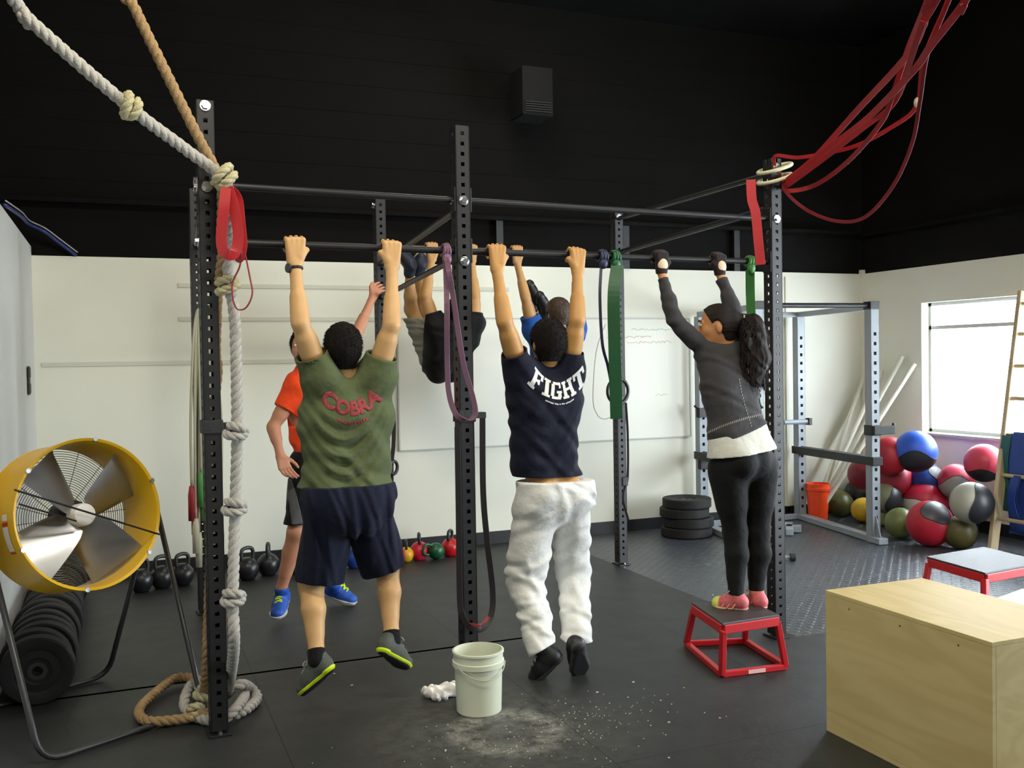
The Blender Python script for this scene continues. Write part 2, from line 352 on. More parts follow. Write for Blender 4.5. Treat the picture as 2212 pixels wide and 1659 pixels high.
# ------------------------------------------------------------------ pull-up rig
RA = math.radians(3.2); RX = V3(math.cos(RA), math.sin(RA), 0); RY = V3(-math.sin(RA), math.cos(RA), 0); RZ = V3(0, 0, 1)
NEAR = [V3(0.375, 4.54, 0), V3(1.60, 4.63, 0), V3(3.56, 4.735, 0)]
FAR = [V3(0.49, 6.80, 0), V3(1.755, 6.87, 0), V3(3.71, 6.935, 0)]
rig = thing('pull_up_rig', NEAR[1], 'tall black steel pull-up rig with perforated uprights, people hanging from its bar', 'pull-up rig')
def perforated(mb, base, h, w=0.075, pitch=0.0508, hs=0.019, t=0.005, z0=0.02):
    for side, (n_, s_) in enumerate(((RY, RX), (-RY, RX), (RX, RY), (-RX, RY))):
        c = base + n_*(w/2-t/2)
        sw = (w-hs)/2
        for sg in (-1, 1):
            mb.box(c + s_*sg*(hs/2+sw/2) + RZ*(h/2+z0), (sw, t, h), (s_, n_, RZ))
        k = 0; z = z0; 
        hz = z0+0.06
        mb.box(c+RZ*(z0+hz)/2, (hs, t, hz-z0), (s_, n_, RZ))
        while hz+hs < h+z0-0.02:
            nz = min(hz+pitch, h+z0)
            mb.box(c+RZ*((hz+hs+nz)/2), (hs, t, nz-hz-hs), (s_, n_, RZ)); hz = nz
def upright(base, h, bolts):
    m_ = MB(); perforated(m_, base, h); up_ = m_.build('upright', black_steel, rig)
    b_ = MB(); b_.box(base+RZ*0.005, (0.10, 0.125, 0.010), (RX, RY, RZ)); b_.build('base_plate', black_steel, up_, bevel=0.002)
    for s_ in (-1, 1):
        MB().cyl(base+RX*0.0+RY*s_*0.050+RZ*0.008, base+RY*s_*0.050+RZ*0.022, 0.009, n=6).build('anchor_bolt', chrome, up_)
    for z, dirs in bolts:
        for d in dirs:
            n_ = {'f': -RY, 'l': -RX, 'r': RX, 'b': RY}[d]; p = base+n_*0.0375+RZ*z
            MB().cyl(p-n_*0.002, p+n_*0.004, 0.024, n=20).cyl(p+n_*0.003, p+n_*0.016, 0.017, n=6).build('bolt', chrome, up_, bevel=0.001)
    return up_
up0 = upright(NEAR[0], 2.80, ((2.795, 'f'), (2.44, 'fl'), (2.20, 'lr'), (2.47, 'l')))
upright(NEAR[1], 2.80, ((2.45, 'flr'), (2.15, 'f')))
upright(NEAR[2], 2.78, ((2.75, 'f'), (2.45, 'f')))
upright(FAR[0], 2.80, ())
upright(FAR[1], 2.80, ((2.78, 'l'),))
upright(FAR[2], 2.80, ((2.78, 'f'),))
def bar(name, a, b, r=0.0165, m_=None):
    return MB().tube([lerp(a, b, i/12) for i in range(13)], r, 16).build(name, m_ or bar_steel, rig, smooth=True, autos=40)
ZN, ZT2, ZF = 2.203, 2.455, 2.49
for z in (ZN, ZT2):
    for i in (0, 1): bar('pull_up_bar', NEAR[i]+RX*0.03+RZ*z, NEAR[i+1]-RX*0.03+RZ*z)
for i in (0, 1): bar('pull_up_bar', FAR[i]+RX*0.03+RZ*ZF, FAR[i+1]-RX*0.03+RZ*ZF)
for i, (a, b) in enumerate(((2.44, 2.46), (2.42, 2.36), (2.52, 2.50))): bar('side_bar', NEAR[i]+RY*0.03+RZ*a, FAR[i]-RY*0.03+RZ*b, 0.02)
bar('side_bar', NEAR[1]+RY*0.03+RZ*2.18, FAR[1]-RY*0.03+RZ*2.12, 0.017); bar('side_bar', NEAR[2]+RY*0.03+RZ*2.72, FAR[2]-RY*0.03+RZ*2.77, 0.017)
# joint brackets
for i in (0, 1, 2):
    for z in (ZN, ZT2):
        for s_ in ((1,), (-1, 1), (-1,))[i]:
            MB().box(NEAR[i]+RX*s_*0.042+RZ*z, (0.008, 0.07, 0.12), (RX, RY, RZ)).build('bracket', black_steel, rig, bevel=0.002)
# adjustable hooks on the uprights
for b_, z in ((NEAR[0], 1.38), (NEAR[1], 1.38)):
    m_ = MB(); m_.box(b_-RY*0.0+RX*0.0+RZ*z, (0.09, 0.09, 0.06), (RX, RY, RZ)); m_.box(b_+RX*0.075+RZ*(z+0.0), (0.07, 0.05, 0.03), (RX, RY, RZ)); m_.build('hook', black_rubber, rig, bevel=0.003)
def bar_pt(px, far=False):
    """point on the long bar seen in picture column px"""
    A, B, z = (FAR[0], FAR[2], ZF) if far else (NEAR[0], NEAR[2], ZN)
    lo, hi = 0.0, 1.0
    for _ in range(40):
        m_ = (lo+hi)/2; p = lerp(A, B, m_)+RZ*z; c = RM.T@(p-EYE)
        if CX+FPX*c[0]/c[2] < px: lo = m_
        else: hi = m_
    return lerp(A, B, lo)+RZ*z

# ------------------------------------------------------------------ figures: blended volumes turned into one continuous surface
class Field:
    def __init__(s, lo, hi, h):
        s.lo = V3(*lo); s.h = h; s.n = (np.ceil((V3(*hi)-s.lo)/h).astype(int)+1)
        s.f = np.full(tuple(s.n), 1.0, np.float32)
        s.ax = [(s.lo[i]+h*np.arange(s.n[i])).astype(np.float32) for i in range(3)]
    def _sub(s, lo, hi):
        a = np.clip(np.floor((lo-s.lo)/s.h).astype(int), 0, s.n); b = np.clip(np.ceil((hi-s.lo)/s.h).astype(int)+1, 0, s.n)
        if (b <= a).any(): return None
        sl = tuple(slice(a[i], b[i]) for i in range(3))
        return sl, s.ax[0][sl[0]][:, None, None], s.ax[1][sl[1]][None, :, None], s.ax[2][sl[2]][None, None, :]
    def _merge(s, sl, d, k, op='u'):
        a = s.f[sl]
        if op == 's': s.f[sl] = np.maximum(a, -d); return
        if k <= 0: s.f[sl] = np.minimum(a, d); return
        q = np.clip(0.5+0.5*(a-d)/k, 0, 1); s.f[sl] = a*(1-q)+d*q-k*q*(1-q)
    def cap(s, a, b, ra, rb, k=0.015, flat=None, op='u', grow=0.0):
        a = V3(*a); b = V3(*b); ra += grow; rb += grow; r = max(ra, rb)+0.05+k
        q = s._sub(np.minimum(a, b)-r, np.maximum(a, b)+r)
        if q is None: return
        sl, X, Y, Z = q; ab = b-a; L2 = max(float(ab@ab), 1e-9)
        px, py, pz = X-a[0], Y-a[1], Z-a[2]
        t = np.clip((px*ab[0]+py*ab[1]+pz*ab[2])/L2, 0, 1)
        dx, dy, dz = px-t*ab[0], py-t*ab[1], pz-t*ab[2]
        if flat is not None:
            n, kk = flat; n = unit(n); c = (dx*n[0]+dy*n[1]+dz*n[2])*(1/kk-1); dx = dx+c*n[0]; dy = dy+c*n[1]; dz = dz+c*n[2]
            d = np.sqrt(dx*dx+dy*dy+dz*dz)-(ra+(rb-ra)*t); d = d*0.85
        else: d = np.sqrt(dx*dx+dy*dy+dz*dz)-(ra+(rb-ra)*t)
        s._merge(sl, d.astype(np.float32), k, op)
    def ell(s, c, rad, ax=None, k=0.015, op='u', grow=0.0):
        c = V3(*c); A = np.eye(3) if ax is None else np.array(ax, float); rad = np.array(rad)+grow; R = max(rad)+0.05+k
        q = s._sub(c-R, c+R)
        if q is None: return
        sl, X, Y, Z = q; dx, dy, dz = X-c[0], Y-c[1], Z-c[2]; l = 0
        for i in range(3): l = l+((dx*A[i][0]+dy*A[i][1]+dz*A[i][2])/rad[i])**2
        l = np.sqrt(l); d = (l-1)*min(rad)*np.where(l > 1, 1.0, 1.0)
        s._merge(sl, d.astype(np.float32), k, op)
    def prims(s, P, grow=0.0, only=None):
        for p in P:
            if p[0] == 'c': s.cap(*p[1:5], k=p[5], flat=p[6] if len(p) > 6 else None, grow=grow)
            else: s.ell(*p[1:4], k=p[4], grow=grow)
    def cut(s, p, n):
        """keep the side the normal points away from"""
        p = V3(*p); n = unit(n)
        d = ((s.ax[0]-p[0])*n[0])[:, None, None]+((s.ax[1]-p[1])*n[1])[None, :, None]+((s.ax[2]-p[2])*n[2])[None, None, :]
        s.f = np.maximum(s.f, d.astype(np.float32))
    def cut_near(s, p, n, rad):
        """cut only within rad of p (a sleeve end)"""
        p = V3(*p); n = unit(n); q = s._sub(p-rad, p+rad)
        if q is None: return
        sl, X, Y, Z = q; d = (X-p[0])*n[0]+(Y-p[1])*n[1]+(Z-p[2])*n[2]
        rr = np.sqrt((X-p[0])**2+(Y-p[1])**2+(Z-p[2])**2)
        s.f[sl] = np.where(rr < rad, np.maximum(s.f[sl], d), s.f[sl]).astype(np.float32)
    def cover(s, lists, grow):
        g = Field.__new__(Field); g.lo, g.h, g.n, g.ax = s.lo, s.h, s.n, s.ax; g.f = np.full(tuple(s.n), 1.0, np.float32)
        for q in lists: g.prims(q, grow=grow)
        s.f = np.minimum(s.f, g.f)
    def cut_side(s, p, n, q, m):
        """cut only on the side of q that m points to"""
        A = [s.ax[0][:, None, None], s.ax[1][None, :, None], s.ax[2][None, None, :]]; p = V3(*p); n = unit(n); q = V3(*q)
        d = sum((A[i]-p[i])*n[i] for i in range(3)); e = sum((A[i]-q[i])*m[i] for i in range(3)); s.f = np.where(e > 0, np.maximum(s.f, d), s.f).astype(np.float32)
    def warp(s, fn):
        i, j, k = np.nonzero(np.abs(s.f) < 0.035)
        if len(i): s.f[i, j, k] += fn(s.ax[0][i], s.ax[1][j], s.ax[2][k]).astype(np.float32)
    def mesh(s, name):
        f = s.f; ins = f < 0; nx, ny, nz = f.shape
        cnt = np.zeros((nx-1, ny-1, nz-1), np.uint8)
        for a in (0, 1):
            for b in (0, 1):
                for c in (0, 1): cnt += ins[a:nx-1+a, b:ny-1+b, c:nz-1+c]
        I, J, K = np.nonzero((cnt > 0) & (cnt < 8)); idx = np.full(cnt.shape, -1, np.int32); idx[I, J, K] = np.arange(len(I))
        acc = np.zeros((len(I), 3)); w = np.zeros(len(I))
        for ax in range(3):
            o = [i for i in range(3) if i != ax]
            for u in (0, 1):
                for v in (0, 1):
                    off = [0, 0, 0]; off[o[0]] = u; off[o[1]] = v; off2 = list(off); off2[ax] = 1
                    fa = f[I+off[0], J+off[1], K+off[2]]; fb = f[I+off2[0], J+off2[1], K+off2[2]]
                    m = (fa < 0) != (fb < 0); t = np.where(m, fa/np.where(m, fa-fb, 1), 0)
                    for c in range(3): acc[:, c] += np.where(m, off[c]+(t if c == ax else 0), 0)
                    w += m
        vs = (acc/w[:, None]+np.stack([I, J, K], 1))*s.h+s.lo
        quads = []
        for ax in range(3):
            A = [slice(None)]*3; B = [slice(None)]*3; A[ax] = slice(0, -1); B[ax] = slice(1, None)
            e = ins[tuple(A)] != ins[tuple(B)]; o = [i for i in range(3) if i != ax]
            P = np.stack(np.nonzero(e), 1); P = P[(P[:, o[0]] > 0) & (P[:, o[1]] > 0) & (P[:, o[0]] < s.n[o[0]]-1) & (P[:, o[1]] < s.n[o[1]]-1)]
            if not len(P): continue
            def at(du, dv):
                Q = P.copy(); Q[:, o[0]] -= du; Q[:, o[1]] -= dv; return idx[Q[:, 0], Q[:, 1], Q[:, 2]]
            q = np.stack([at(1, 1), at(0, 1), at(0, 0), at(1, 0)], 1); fl = ins[P[:, 0], P[:, 1], P[:, 2]]
            if ax == 1: fl = ~fl
            q[~fl] = q[~fl][:, ::-1]; quads.append(q)
        q = np.concatenate(quads); q = q[(q >= 0).all(1)]
        me = bpy.data.meshes.new(name); me.vertices.add(len(vs)); me.vertices.foreach_set('co', vs.astype(np.float32).ravel())
        me.loops.add(len(q)*4); me.loops.foreach_set('vertex_index', q.astype(np.int32).ravel()); me.polygons.add(len(q))
        me.polygons.foreach_set('loop_start', np.arange(0, len(q)*4, 4, dtype=np.int32)); me.update(calc_edges=True); me.validate()
        return me
    def build(s, name, m, parent):
        me = s.mesh(name); o_ = ORG[parent.name]; co = np.empty(len(me.vertices)*3, np.float32); me.vertices.foreach_get('co', co)
        co = co.reshape(-1, 3)-o_.astype(np.float32); me.vertices.foreach_set('co', co.ravel()); me.update()
        return link_mesh(name, me, m, parent, smooth=True)

def folds(amp, dirs, seed=0, warp=0.05):
    r = np.random.RandomState(seed); ph = r.rand(len(dirs))*6.28
    def fn(x, y, z):
        wx = warp*np.sin(7*z+5*x+ph[0]); wy = warp*np.sin(9*x-6*z+ph[-1]); out = 0
        for (d, fr, a), p in zip(dirs, ph):
            q = (x+wx)*d[0]+(y+wy)*d[1]+(z+wx*0.8)*d[2]; out = out+a*np.sin(q*fr+p+1.3*np.sin(q*fr*0.37+z*6+x*8))
        return amp*out
    return fn

def hand_prims(B, u, n, w, wr, sc=1.0):
    """hand closed round a bar: u towards the thumb, n the back of the hand, w up"""
    B = V3(*B); P = []
    for i, o in enumerate((.033, .011, -.011, -.031)):
        o *= sc; ln = (1.0, 1.06, 1.0, 0.86)[i]; c = B+u*o
        k = c+n*.027*sc+w*(.020-.004*(i == 3)); m_ = c+n*.0+w*.0335*ln; q = c-n*.033+w*.012; t = c-n*.030-w*.016; e = c-n*.010-w*.030
        P += [('c', wr+u*o*0.55+n*.004, k, .0165*sc, .0125*sc, .012), ('c', k, m_, .0108*sc, .0098, .004), ('c', m_, q, .0096, .009, .003), ('c', q, t, .009, .0085, .003), ('c', t, e, .0085, .0075, .003)]
    b0 = wr+w*.030*sc+u*.024*sc+n*.004; b1 = B+u*.050*sc+n*.020-w*.024; b2 = B+u*.044*sc-n*.006-w*.031; b3 = B+u*.022*sc-n*.022-w*.026
    P += [('c', b0, b1, .0165*sc, .0125, .014), ('c', b1, b2, .0118, .0108, .004), ('c', b2, b3, .0105, .009, .003)]
    return P
def arm_prims(sh, el, wr, sc=1.0, hand=True):
    sh, el, wr = V3(*sh), V3(*el), V3(*wr); d = unit(wr-el)
    P = [('e', sh, (.058*sc, .058*sc, .062*sc), None, .03), ('c', sh, el, .052*sc, .040*sc, .02), ('c', lerp(sh, el, .45), lerp(sh, el, .7), .049*sc, .045*sc, .02),
         ('c', el, wr, .038*sc, .0245*sc, .015), ('c', lerp(el, wr, .12), lerp(el, wr, .42), .041*sc, .036*sc, .015), ('c', lerp(el, wr, .85), wr, .0255*sc, .0265*sc, .01)]
    return P
def leg_prims(hip, kn, an, sc=1.0, calf=None):
    hip, kn, an = V3(*hip), V3(*kn), V3(*an)
    back = V3(0, 0, 0) if calf is None else V3(*calf)
    return [('c', hip, kn, .088*sc, .056*sc, .03), ('c', lerp(hip, kn, .15), lerp(hip, kn, .55), .088*sc, .074*sc, .03), ('e', kn, (.058*sc, .058*sc, .062*sc), None, .02),
            ('c', kn, an, .052*sc, .035*sc, .02), ('c', lerp(kn, an, .12)+back*.3, lerp(kn, an, .36)+back, .050*sc, .054*sc, .02), ('c', lerp(kn, an, .36)+back, lerp(kn, an, .72), .052*sc, .037*sc, .02)]
def torso_prims(J, F, S, w=1.0):
    P_, Bl, Ch, Nk = [V3(*J[k]) for k in ('pelvis', 'belly', 'chest', 'neck')]
    hl, hr = V3(*J['hipL']), V3(*J['hipR'])
    return [('c', hl, hr, .098*w, .098*w, .03, (F, .98)), ('c', P_, Bl, .132*w, .125*w, .04, (F, .74)), ('c', Bl, Ch, .125*w, .152*w, .04, (F, .72)),
            ('c', Ch, lerp(Ch, Nk, .55), .155*w, .135*w, .04, (F, .70)), ('c', lerp(Ch, Nk, .55), Nk, .12*w, .06*w, .04, (F, .75)),
            ('c', Ch-S*.09*w, V3(*J['shL']), .072*w, .062*w, .05), ('c', Ch+S*.09*w, V3(*J['shR']), .072*w, .062*w, .05),
            ('c', Nk, V3(*J['shL']), .048*w, .052*w, .05), ('c', Nk, V3(*J['shR']), .048*w, .052*w, .05),
            ('c', lerp(Bl, Ch, .3)-S*.07*w, Ch-S*.10*w, .07*w, .075*w, .05), ('c', lerp(Bl, Ch, .3)+S*.07*w, Ch+S*.10*w, .07*w, .075*w, .05),
            ('e', P_-F*.045-S*.06*w-V3(0, 0, .03), (.085*w, .085*w, .09*w), None, .03), ('e', P_-F*.045+S*.06*w-V3(0, 0, .03), (.085*w, .085*w, .09*w), None, .03)]
def head_prims(c, F, U, nk, sc=1.0):
    S = unit(np.cross(F, U)); c = V3(*c); A = (S, F, U); nk = V3(*nk)
    return [('e', c+U*.022*sc-F*.012*sc, (.077*sc, .096*sc, .092*sc), A, .02), ('e', c-U*.045*sc+F*.026*sc, (.058*sc, .066*sc, .07*sc), A, .03),
            ('c', c+F*.086*sc+U*.012*sc, c+F*.108*sc-U*.026*sc, .008, .0135*sc, .01), ('e', c-U*.10*sc+F*.062*sc, (.026, .022, .02), A, .02),
            ('c', c+F*.082*sc-S*.035+U*.024*sc, c+F*.082*sc+S*.035+U*.024*sc, .011, .011, .012),
            ('c', c+F*.084*sc-S*.016-U*.058*sc, c+F*.084*sc+S*.016-U*.058*sc, .0085, .0085, .008),
            ('e', c+S*.078*sc-F*.012-U*.014, (.009, .017, .027), A, .008), ('e', c-S*.078*sc-F*.012-U*.014, (.009, .017, .027), A, .008),
            ('c', nk, c-U*.055*sc-F*.018*sc, .060*sc, .056*sc, .03), ('e', c+F*.05-U*.02+S*.03, (.03, .03, .03), A, .02), ('e', c+F*.05-U*.02-S*.03, (.03, .03, .03), A, .02)]
def foot_prims(an, heel, toe):
    an, heel, toe = V3(*an), V3(*heel), V3(*toe); toe = lerp(heel, toe, .84)
    return [('c', an, heel, .034, .027, .02), ('c', heel, lerp(heel, toe, .7), .027, .028, .02), ('c', lerp(heel, toe, .6), toe, .028, .020, .02)]

def skin_mat(name, c): return mat(name, c, 0.5, var=0.10, scale=14, bump=0.08, bscale=220, spec=0.4)
def cloth_mat(name, c, sheen=0.05, rough=0.88): return mat(name, c, rough, var=0.10, scale=30, bump=0.55, bscale=26, sheen=sheen, spec=0.25)

def shoe(parent, an, heel, toe, up, m_up, m_sole, m_mid=None, lace=None, hh=0.003, lr=.0032, collar=.012, fat=1.0, heelcup=None):
    """low trainer; up = direction from sole to ankle"""
    an, heel, toe = V3(*an), V3(*heel), V3(*toe); up = V3(*up); L = toe-heel; d = unit(L); up = unit(up-d*(up@d)); s = np.cross(d, up); ln = np.linalg.norm(L)
    allp = np.array([an+up*.03, heel, toe]); lo = allp.min(0)-.09; hi = allp.max(0)+.09
    base = heel-up*.038
    f = Field(lo, hi, hh)
    f.cap(heel+up*.004, lerp(heel, toe, .5)+up*.002, .039*fat, .040*fat, .02); f.cap(lerp(heel, toe, .5), lerp(heel, toe, .88)-up*.008, .043*fat, .039*fat, .02, flat=(up, .85))
    f.cap(heel+up*.02, lerp(heel+up*.01, an, 1.0), .038*fat, .041*fat, .03); f.cap(lerp(heel, toe, .25)+up*.03, lerp(heel, toe, .6)+up*.012, .037*fat, .032*fat, .03)
    f.cut(base+up*.012, -up); f.cut(an+up*collar, up)
    sh = f.build('shoe', m_up, parent); sh['label'] = m_up.name.replace('_', ' ')+' shoe'
    def slab(z0, z1, g, nm, m_):
        g_ = Field(lo, hi, hh)
        g_.cap(heel-d*.004, lerp(heel, toe, .4), .040*fat+g, .037*fat+g, .02, flat=(up, .9)); g_.cap(lerp(heel, toe, .4), lerp(heel, toe, .75), .037*fat+g, .046*fat+g, .03); g_.cap(lerp(heel, toe, .75), lerp(heel, toe, .93), .046*fat+g, .034*fat+g, .03)
        g_.cut(base+up*z0, -up); g_.cut(base+up*z1, up); return g_.build(nm, m_, sh)
    slab(-.004, .008, .004, 'outsole', m_sole)
    if m_mid: slab(.007, .022, .0035, 'midsole', m_mid)
    if heelcup:
        g_ = Field(lo, hi, hh); g_.cap(heel+up*.002, heel+up*.03, .042*fat, .038*fat, .01); g_.cut(heel+d*.012+up*.0, d+up*.35); g_.cut(base+up*.012, -up); g_.build('heel_cup', heelcup, sh)
    if lace:
        m_ = MB()
        for k in range(6):
            t = .30+.075*k; c = lerp(heel, toe, t)+up*((.073-.030*max(0, (t-.3)/.4))*fat); sg = 1 if k % 2 else -1
            m_.tube(spline([c-s*.022-d*.006*sg-up*.008, c+up*.004, c+s*.022+d*.006*sg-up*.008], 4), lr, 6)
        c = lerp(heel, toe, .28)+up*.066
        for sg in (-1, 1): m_.tube(spline([c, c+s*sg*.025+up*.012+d*.01, c+s*sg*.04+d*.02, c+s*sg*.02+d*.025-up*.004], 5), .0028, 6)
        m_.build('laces', lace, sh, smooth=True)
    return sh

def text_mesh(body, size, bold=0.02):
    c = bpy.data.curves.new('t', 'FONT'); c.body = body; c.size = size; c.offset = bold*size; c.align_x = 'CENTER'; c.resolution_u = 3
    o = bpy.data.objects.new('t', c); COL.objects.link(o); bpy.context.view_layer.update()
    me = bpy.data.meshes.new_from_object(o); bpy.data.objects.remove(o); bpy.data.curves.remove(c); return me
def slab_letters(word, h):
    """block letters with slab serifs, as 2-D rectangles"""
    G = {'F': (.78, [(0, 0, .42, .14), (.10, 0, .34, 1), (0, .86, .78, 1), (.62, .66, .78, 1), (.30, .43, .58, .57), (.48, .36, .60, .64)]),
         'I': (.46, [(0, 0, .46, .14), (.11, 0, .35, 1), (0, .86, .46, 1)]),
         'G': (.84, [(0, .15, .24, .85), (.10, 0, .74, .16), (.10, .84, .66, 1), (.62, .66, .78, 1), (.56, .1, .80, .46), (.44, .36, .86, .50)]),
         'H': (.94, [(0, 0, .40, .14), (.09, 0, .32, 1), (0, .86, .40, 1), (.54, 0, .94, .14), (.62, 0, .85, 1), (.54, .86, .94, 1), (.3, .43, .64, .57)]),
         'T': (.80, [(.18, 0, .62, .14), (.28, 0, .52, 1), (0, .84, .80, 1), (0, .64, .14, 1), (.66, .64, .80, 1)]),
         '.': (.2, [(0, 0, .2, .2)])}
    vs, fs, x = [], [], 0
    tot = sum(G[c][0]+.07 for c in word)-.07; x = -tot/2
    for c in word:
        w, R = G[c]
        for a, b, cc, d in R:
            nx = max(1, int((cc-a)/.08)); ny = max(1, int((d-b)/.08)); o = len(vs)
            for i in range(nx+1):
                for j in range(ny+1): vs.append(((x+a+(cc-a)*i/nx)*h, (b+(d-b)*j/ny)*h, 0))
            for i in range(nx):
                for j in range(ny): fs.append((o+i*(ny+1)+j, o+(i+1)*(ny+1)+j, o+(i+1)*(ny+1)+j+1, o+i*(ny+1)+j+1))
        x += w+.07
    me = bpy.data.meshes.new('l'); me.from_pydata(vs, [], fs); me.update(); return me
def small_print(width, h, seed=1):
    """a row of tiny marks, too small to read"""
    r = random.Random(seed); vs, fs, x = [], [], -width/2
    while x < width/2:
        w = r.uniform(.5, .9)*h; y = r.uniform(0, .25)*h; o = len(vs); vs += [(x, y, 0), (x+w, y, 0), (x+w, y+h*.7, 0), (x, y+h*.7, 0)]; fs.append((o, o+1, o+2, o+3)); x += w+h*(.25 if r.random() < .8 else .8)
    me = bpy.data.meshes.new('m'); me.from_pydata(vs, [], fs); me.update(); return me
def decal(me, target, name, m, c, right, up, out, sag=0.0, width=0.2):
    """lay flat lettering onto the garment along -out, bent into a smile of depth sag"""
    bm = bmesh.new(); bm.from_mesh(me); bmesh.ops.triangulate(bm, faces=bm.faces)
    for _ in range(4):
        long = [e for e in bm.edges if e.calc_length() > .012]
        if not long: break
        bmesh.ops.subdivide_edges(bm, edges=long, cuts=1); bmesh.ops.triangulate(bm, faces=bm.faces)
    tm = target.data; org = ORG[target.name]
    tree = BVHTree.FromPolygons([tuple(v.co) for v in tm.vertices], [tuple(p.vertices) for p in tm.polygons])
    c = V3(*c)
    for v in bm.verts:
        x, y = v.co.x, v.co.y; a = x/(width/2); ang = math.atan2(2*sag*a/(width/2)*1.0, 1.0)
        px = x - y*math.sin(ang)*0.8; py = y + sag*a*a
        p = c+right*px+up*py+out*.4-org
        h, nrm, _, _ = tree.ray_cast(Vector(p), Vector(-out))
        q = V3(*(h if h is not None else p-out*.3)); v.co = Vector(q+out*.0025)
    ext = bmesh.ops.extrude_face_region(bm, geom=list(bm.faces)); vv = [g for g in ext['geom'] if isinstance(g, bmesh.types.BMVert)]
    for v in vv: v.co += Vector(-out*.003)
    m2 = bpy.data.meshes.new(name); bm.to_mesh(m2); bm.free(); m2.update()
    return link_mesh(name, m2, m, target)
def relaxed_hand(wr, d, u, n, sc=1.0, curl=0.5):
    """d along the hand, u towards the thumb, n palm side (fingers curl that way)"""
    wr = V3(*wr); P = []
    for i, o in enumerate((.030, .010, -.010, -.029)):
        k = wr+d*.082*sc+u*o*sc; L = (.040, .044, .041, .032)[i]*sc
        d1 = unit(d+n*curl*(.5+.15*i)+u*(.12-.08*i)); d2 = unit(d+n*curl*(1.3+.15*i)); d3 = unit(d+n*curl*(2.2+.2*i))
        m1 = k+d1*L; m2 = m1+d2*L*.65; m3 = m2+d3*L*.5
        P += [('c', wr+u*o*.5, k, .0165*sc, .0125*sc, .012), ('c', k, m1, .0098*sc, .009*sc, .004), ('c', m1, m2, .009*sc, .0083*sc, .003), ('c', m2, m3, .0083*sc, .007*sc, .003)]
    b0 = wr+d*.02+u*.022; b1 = b0+unit(d*.8+u*.8+n*.2)*.045*sc; b2 = b1+unit(d+u*.35+n*.35)*.034*sc; b3 = b2+unit(d+n*.4)*.024*sc
    P += [('c', b0, b1, .0165*sc, .0125*sc, .012), ('c', b1, b2, .0115*sc, .0105*sc, .004), ('c', b2, b3, .0105*sc, .0085*sc, .003)]
    return P
def bounds(pts, pad=.16):
    a = np.array([V3(*p) for p in pts]); return a.min(0)-pad, a.max(0)+pad
def hair_cap(parent, c, F, U, m, grow=.010, front=.045, nape=-.085, seed=1, h=.004, amp=.0011, tiltf=.35):
    S = np.cross(F, U); A = (S, F, U); c = V3(*c); lo, hi = bounds([c], .17); f = Field(lo, hi, h)
    f.ell(c+U*.022-F*.012, (.077+grow, .096+grow, .092+grow), A); f.cap(c-F*.035-U*.02, c-F*.03-U*.075, .066+grow*.5, .056+grow*.5, .02, flat=(F, .9))
    f.cut(c+F*front+U*.03, unit(F-U*tiltf)); f.cut(c+U*nape, -U)
    f.ell(c+S*.09-F*.005-U*.012, (.022, .026, .03), A, op='s'); f.ell(c-S*.09-F*.005-U*.012, (.022, .026, .03), A, op='s')
    f.warp(folds(amp, ((S, 260, .6), (unit(S+U), 340, .5), (unit(F+S), 300, .5)), seed, .01))
    hr = f.build('hair', m, parent); me = hr.data; rr = random.Random(seed); mb = MB(); og = ORG[hr.name]; n_ = len(me.vertices)
    for _ in range(1700):
        v = me.vertices[rr.randrange(n_)]; q = V3(*v.co)+og; nn = V3(*v.normal)
        if nn@F > .75 or nn@U < -.7: continue
        d = unit(nn*.55-U*.55+np.cross(nn, U)*rr.uniform(-.5, .5)); w_ = unit(np.cross(d, nn))*.0011; L_ = rr.uniform(.008, .015)
        mb.add([q-nn*.001-w_, q-nn*.001+w_, q+d*L_, q+nn*.0012], [(0, 1, 2), (1, 3, 2), (3, 0, 2)])
    mb.build('hair_strands', m, hr)
    return hr
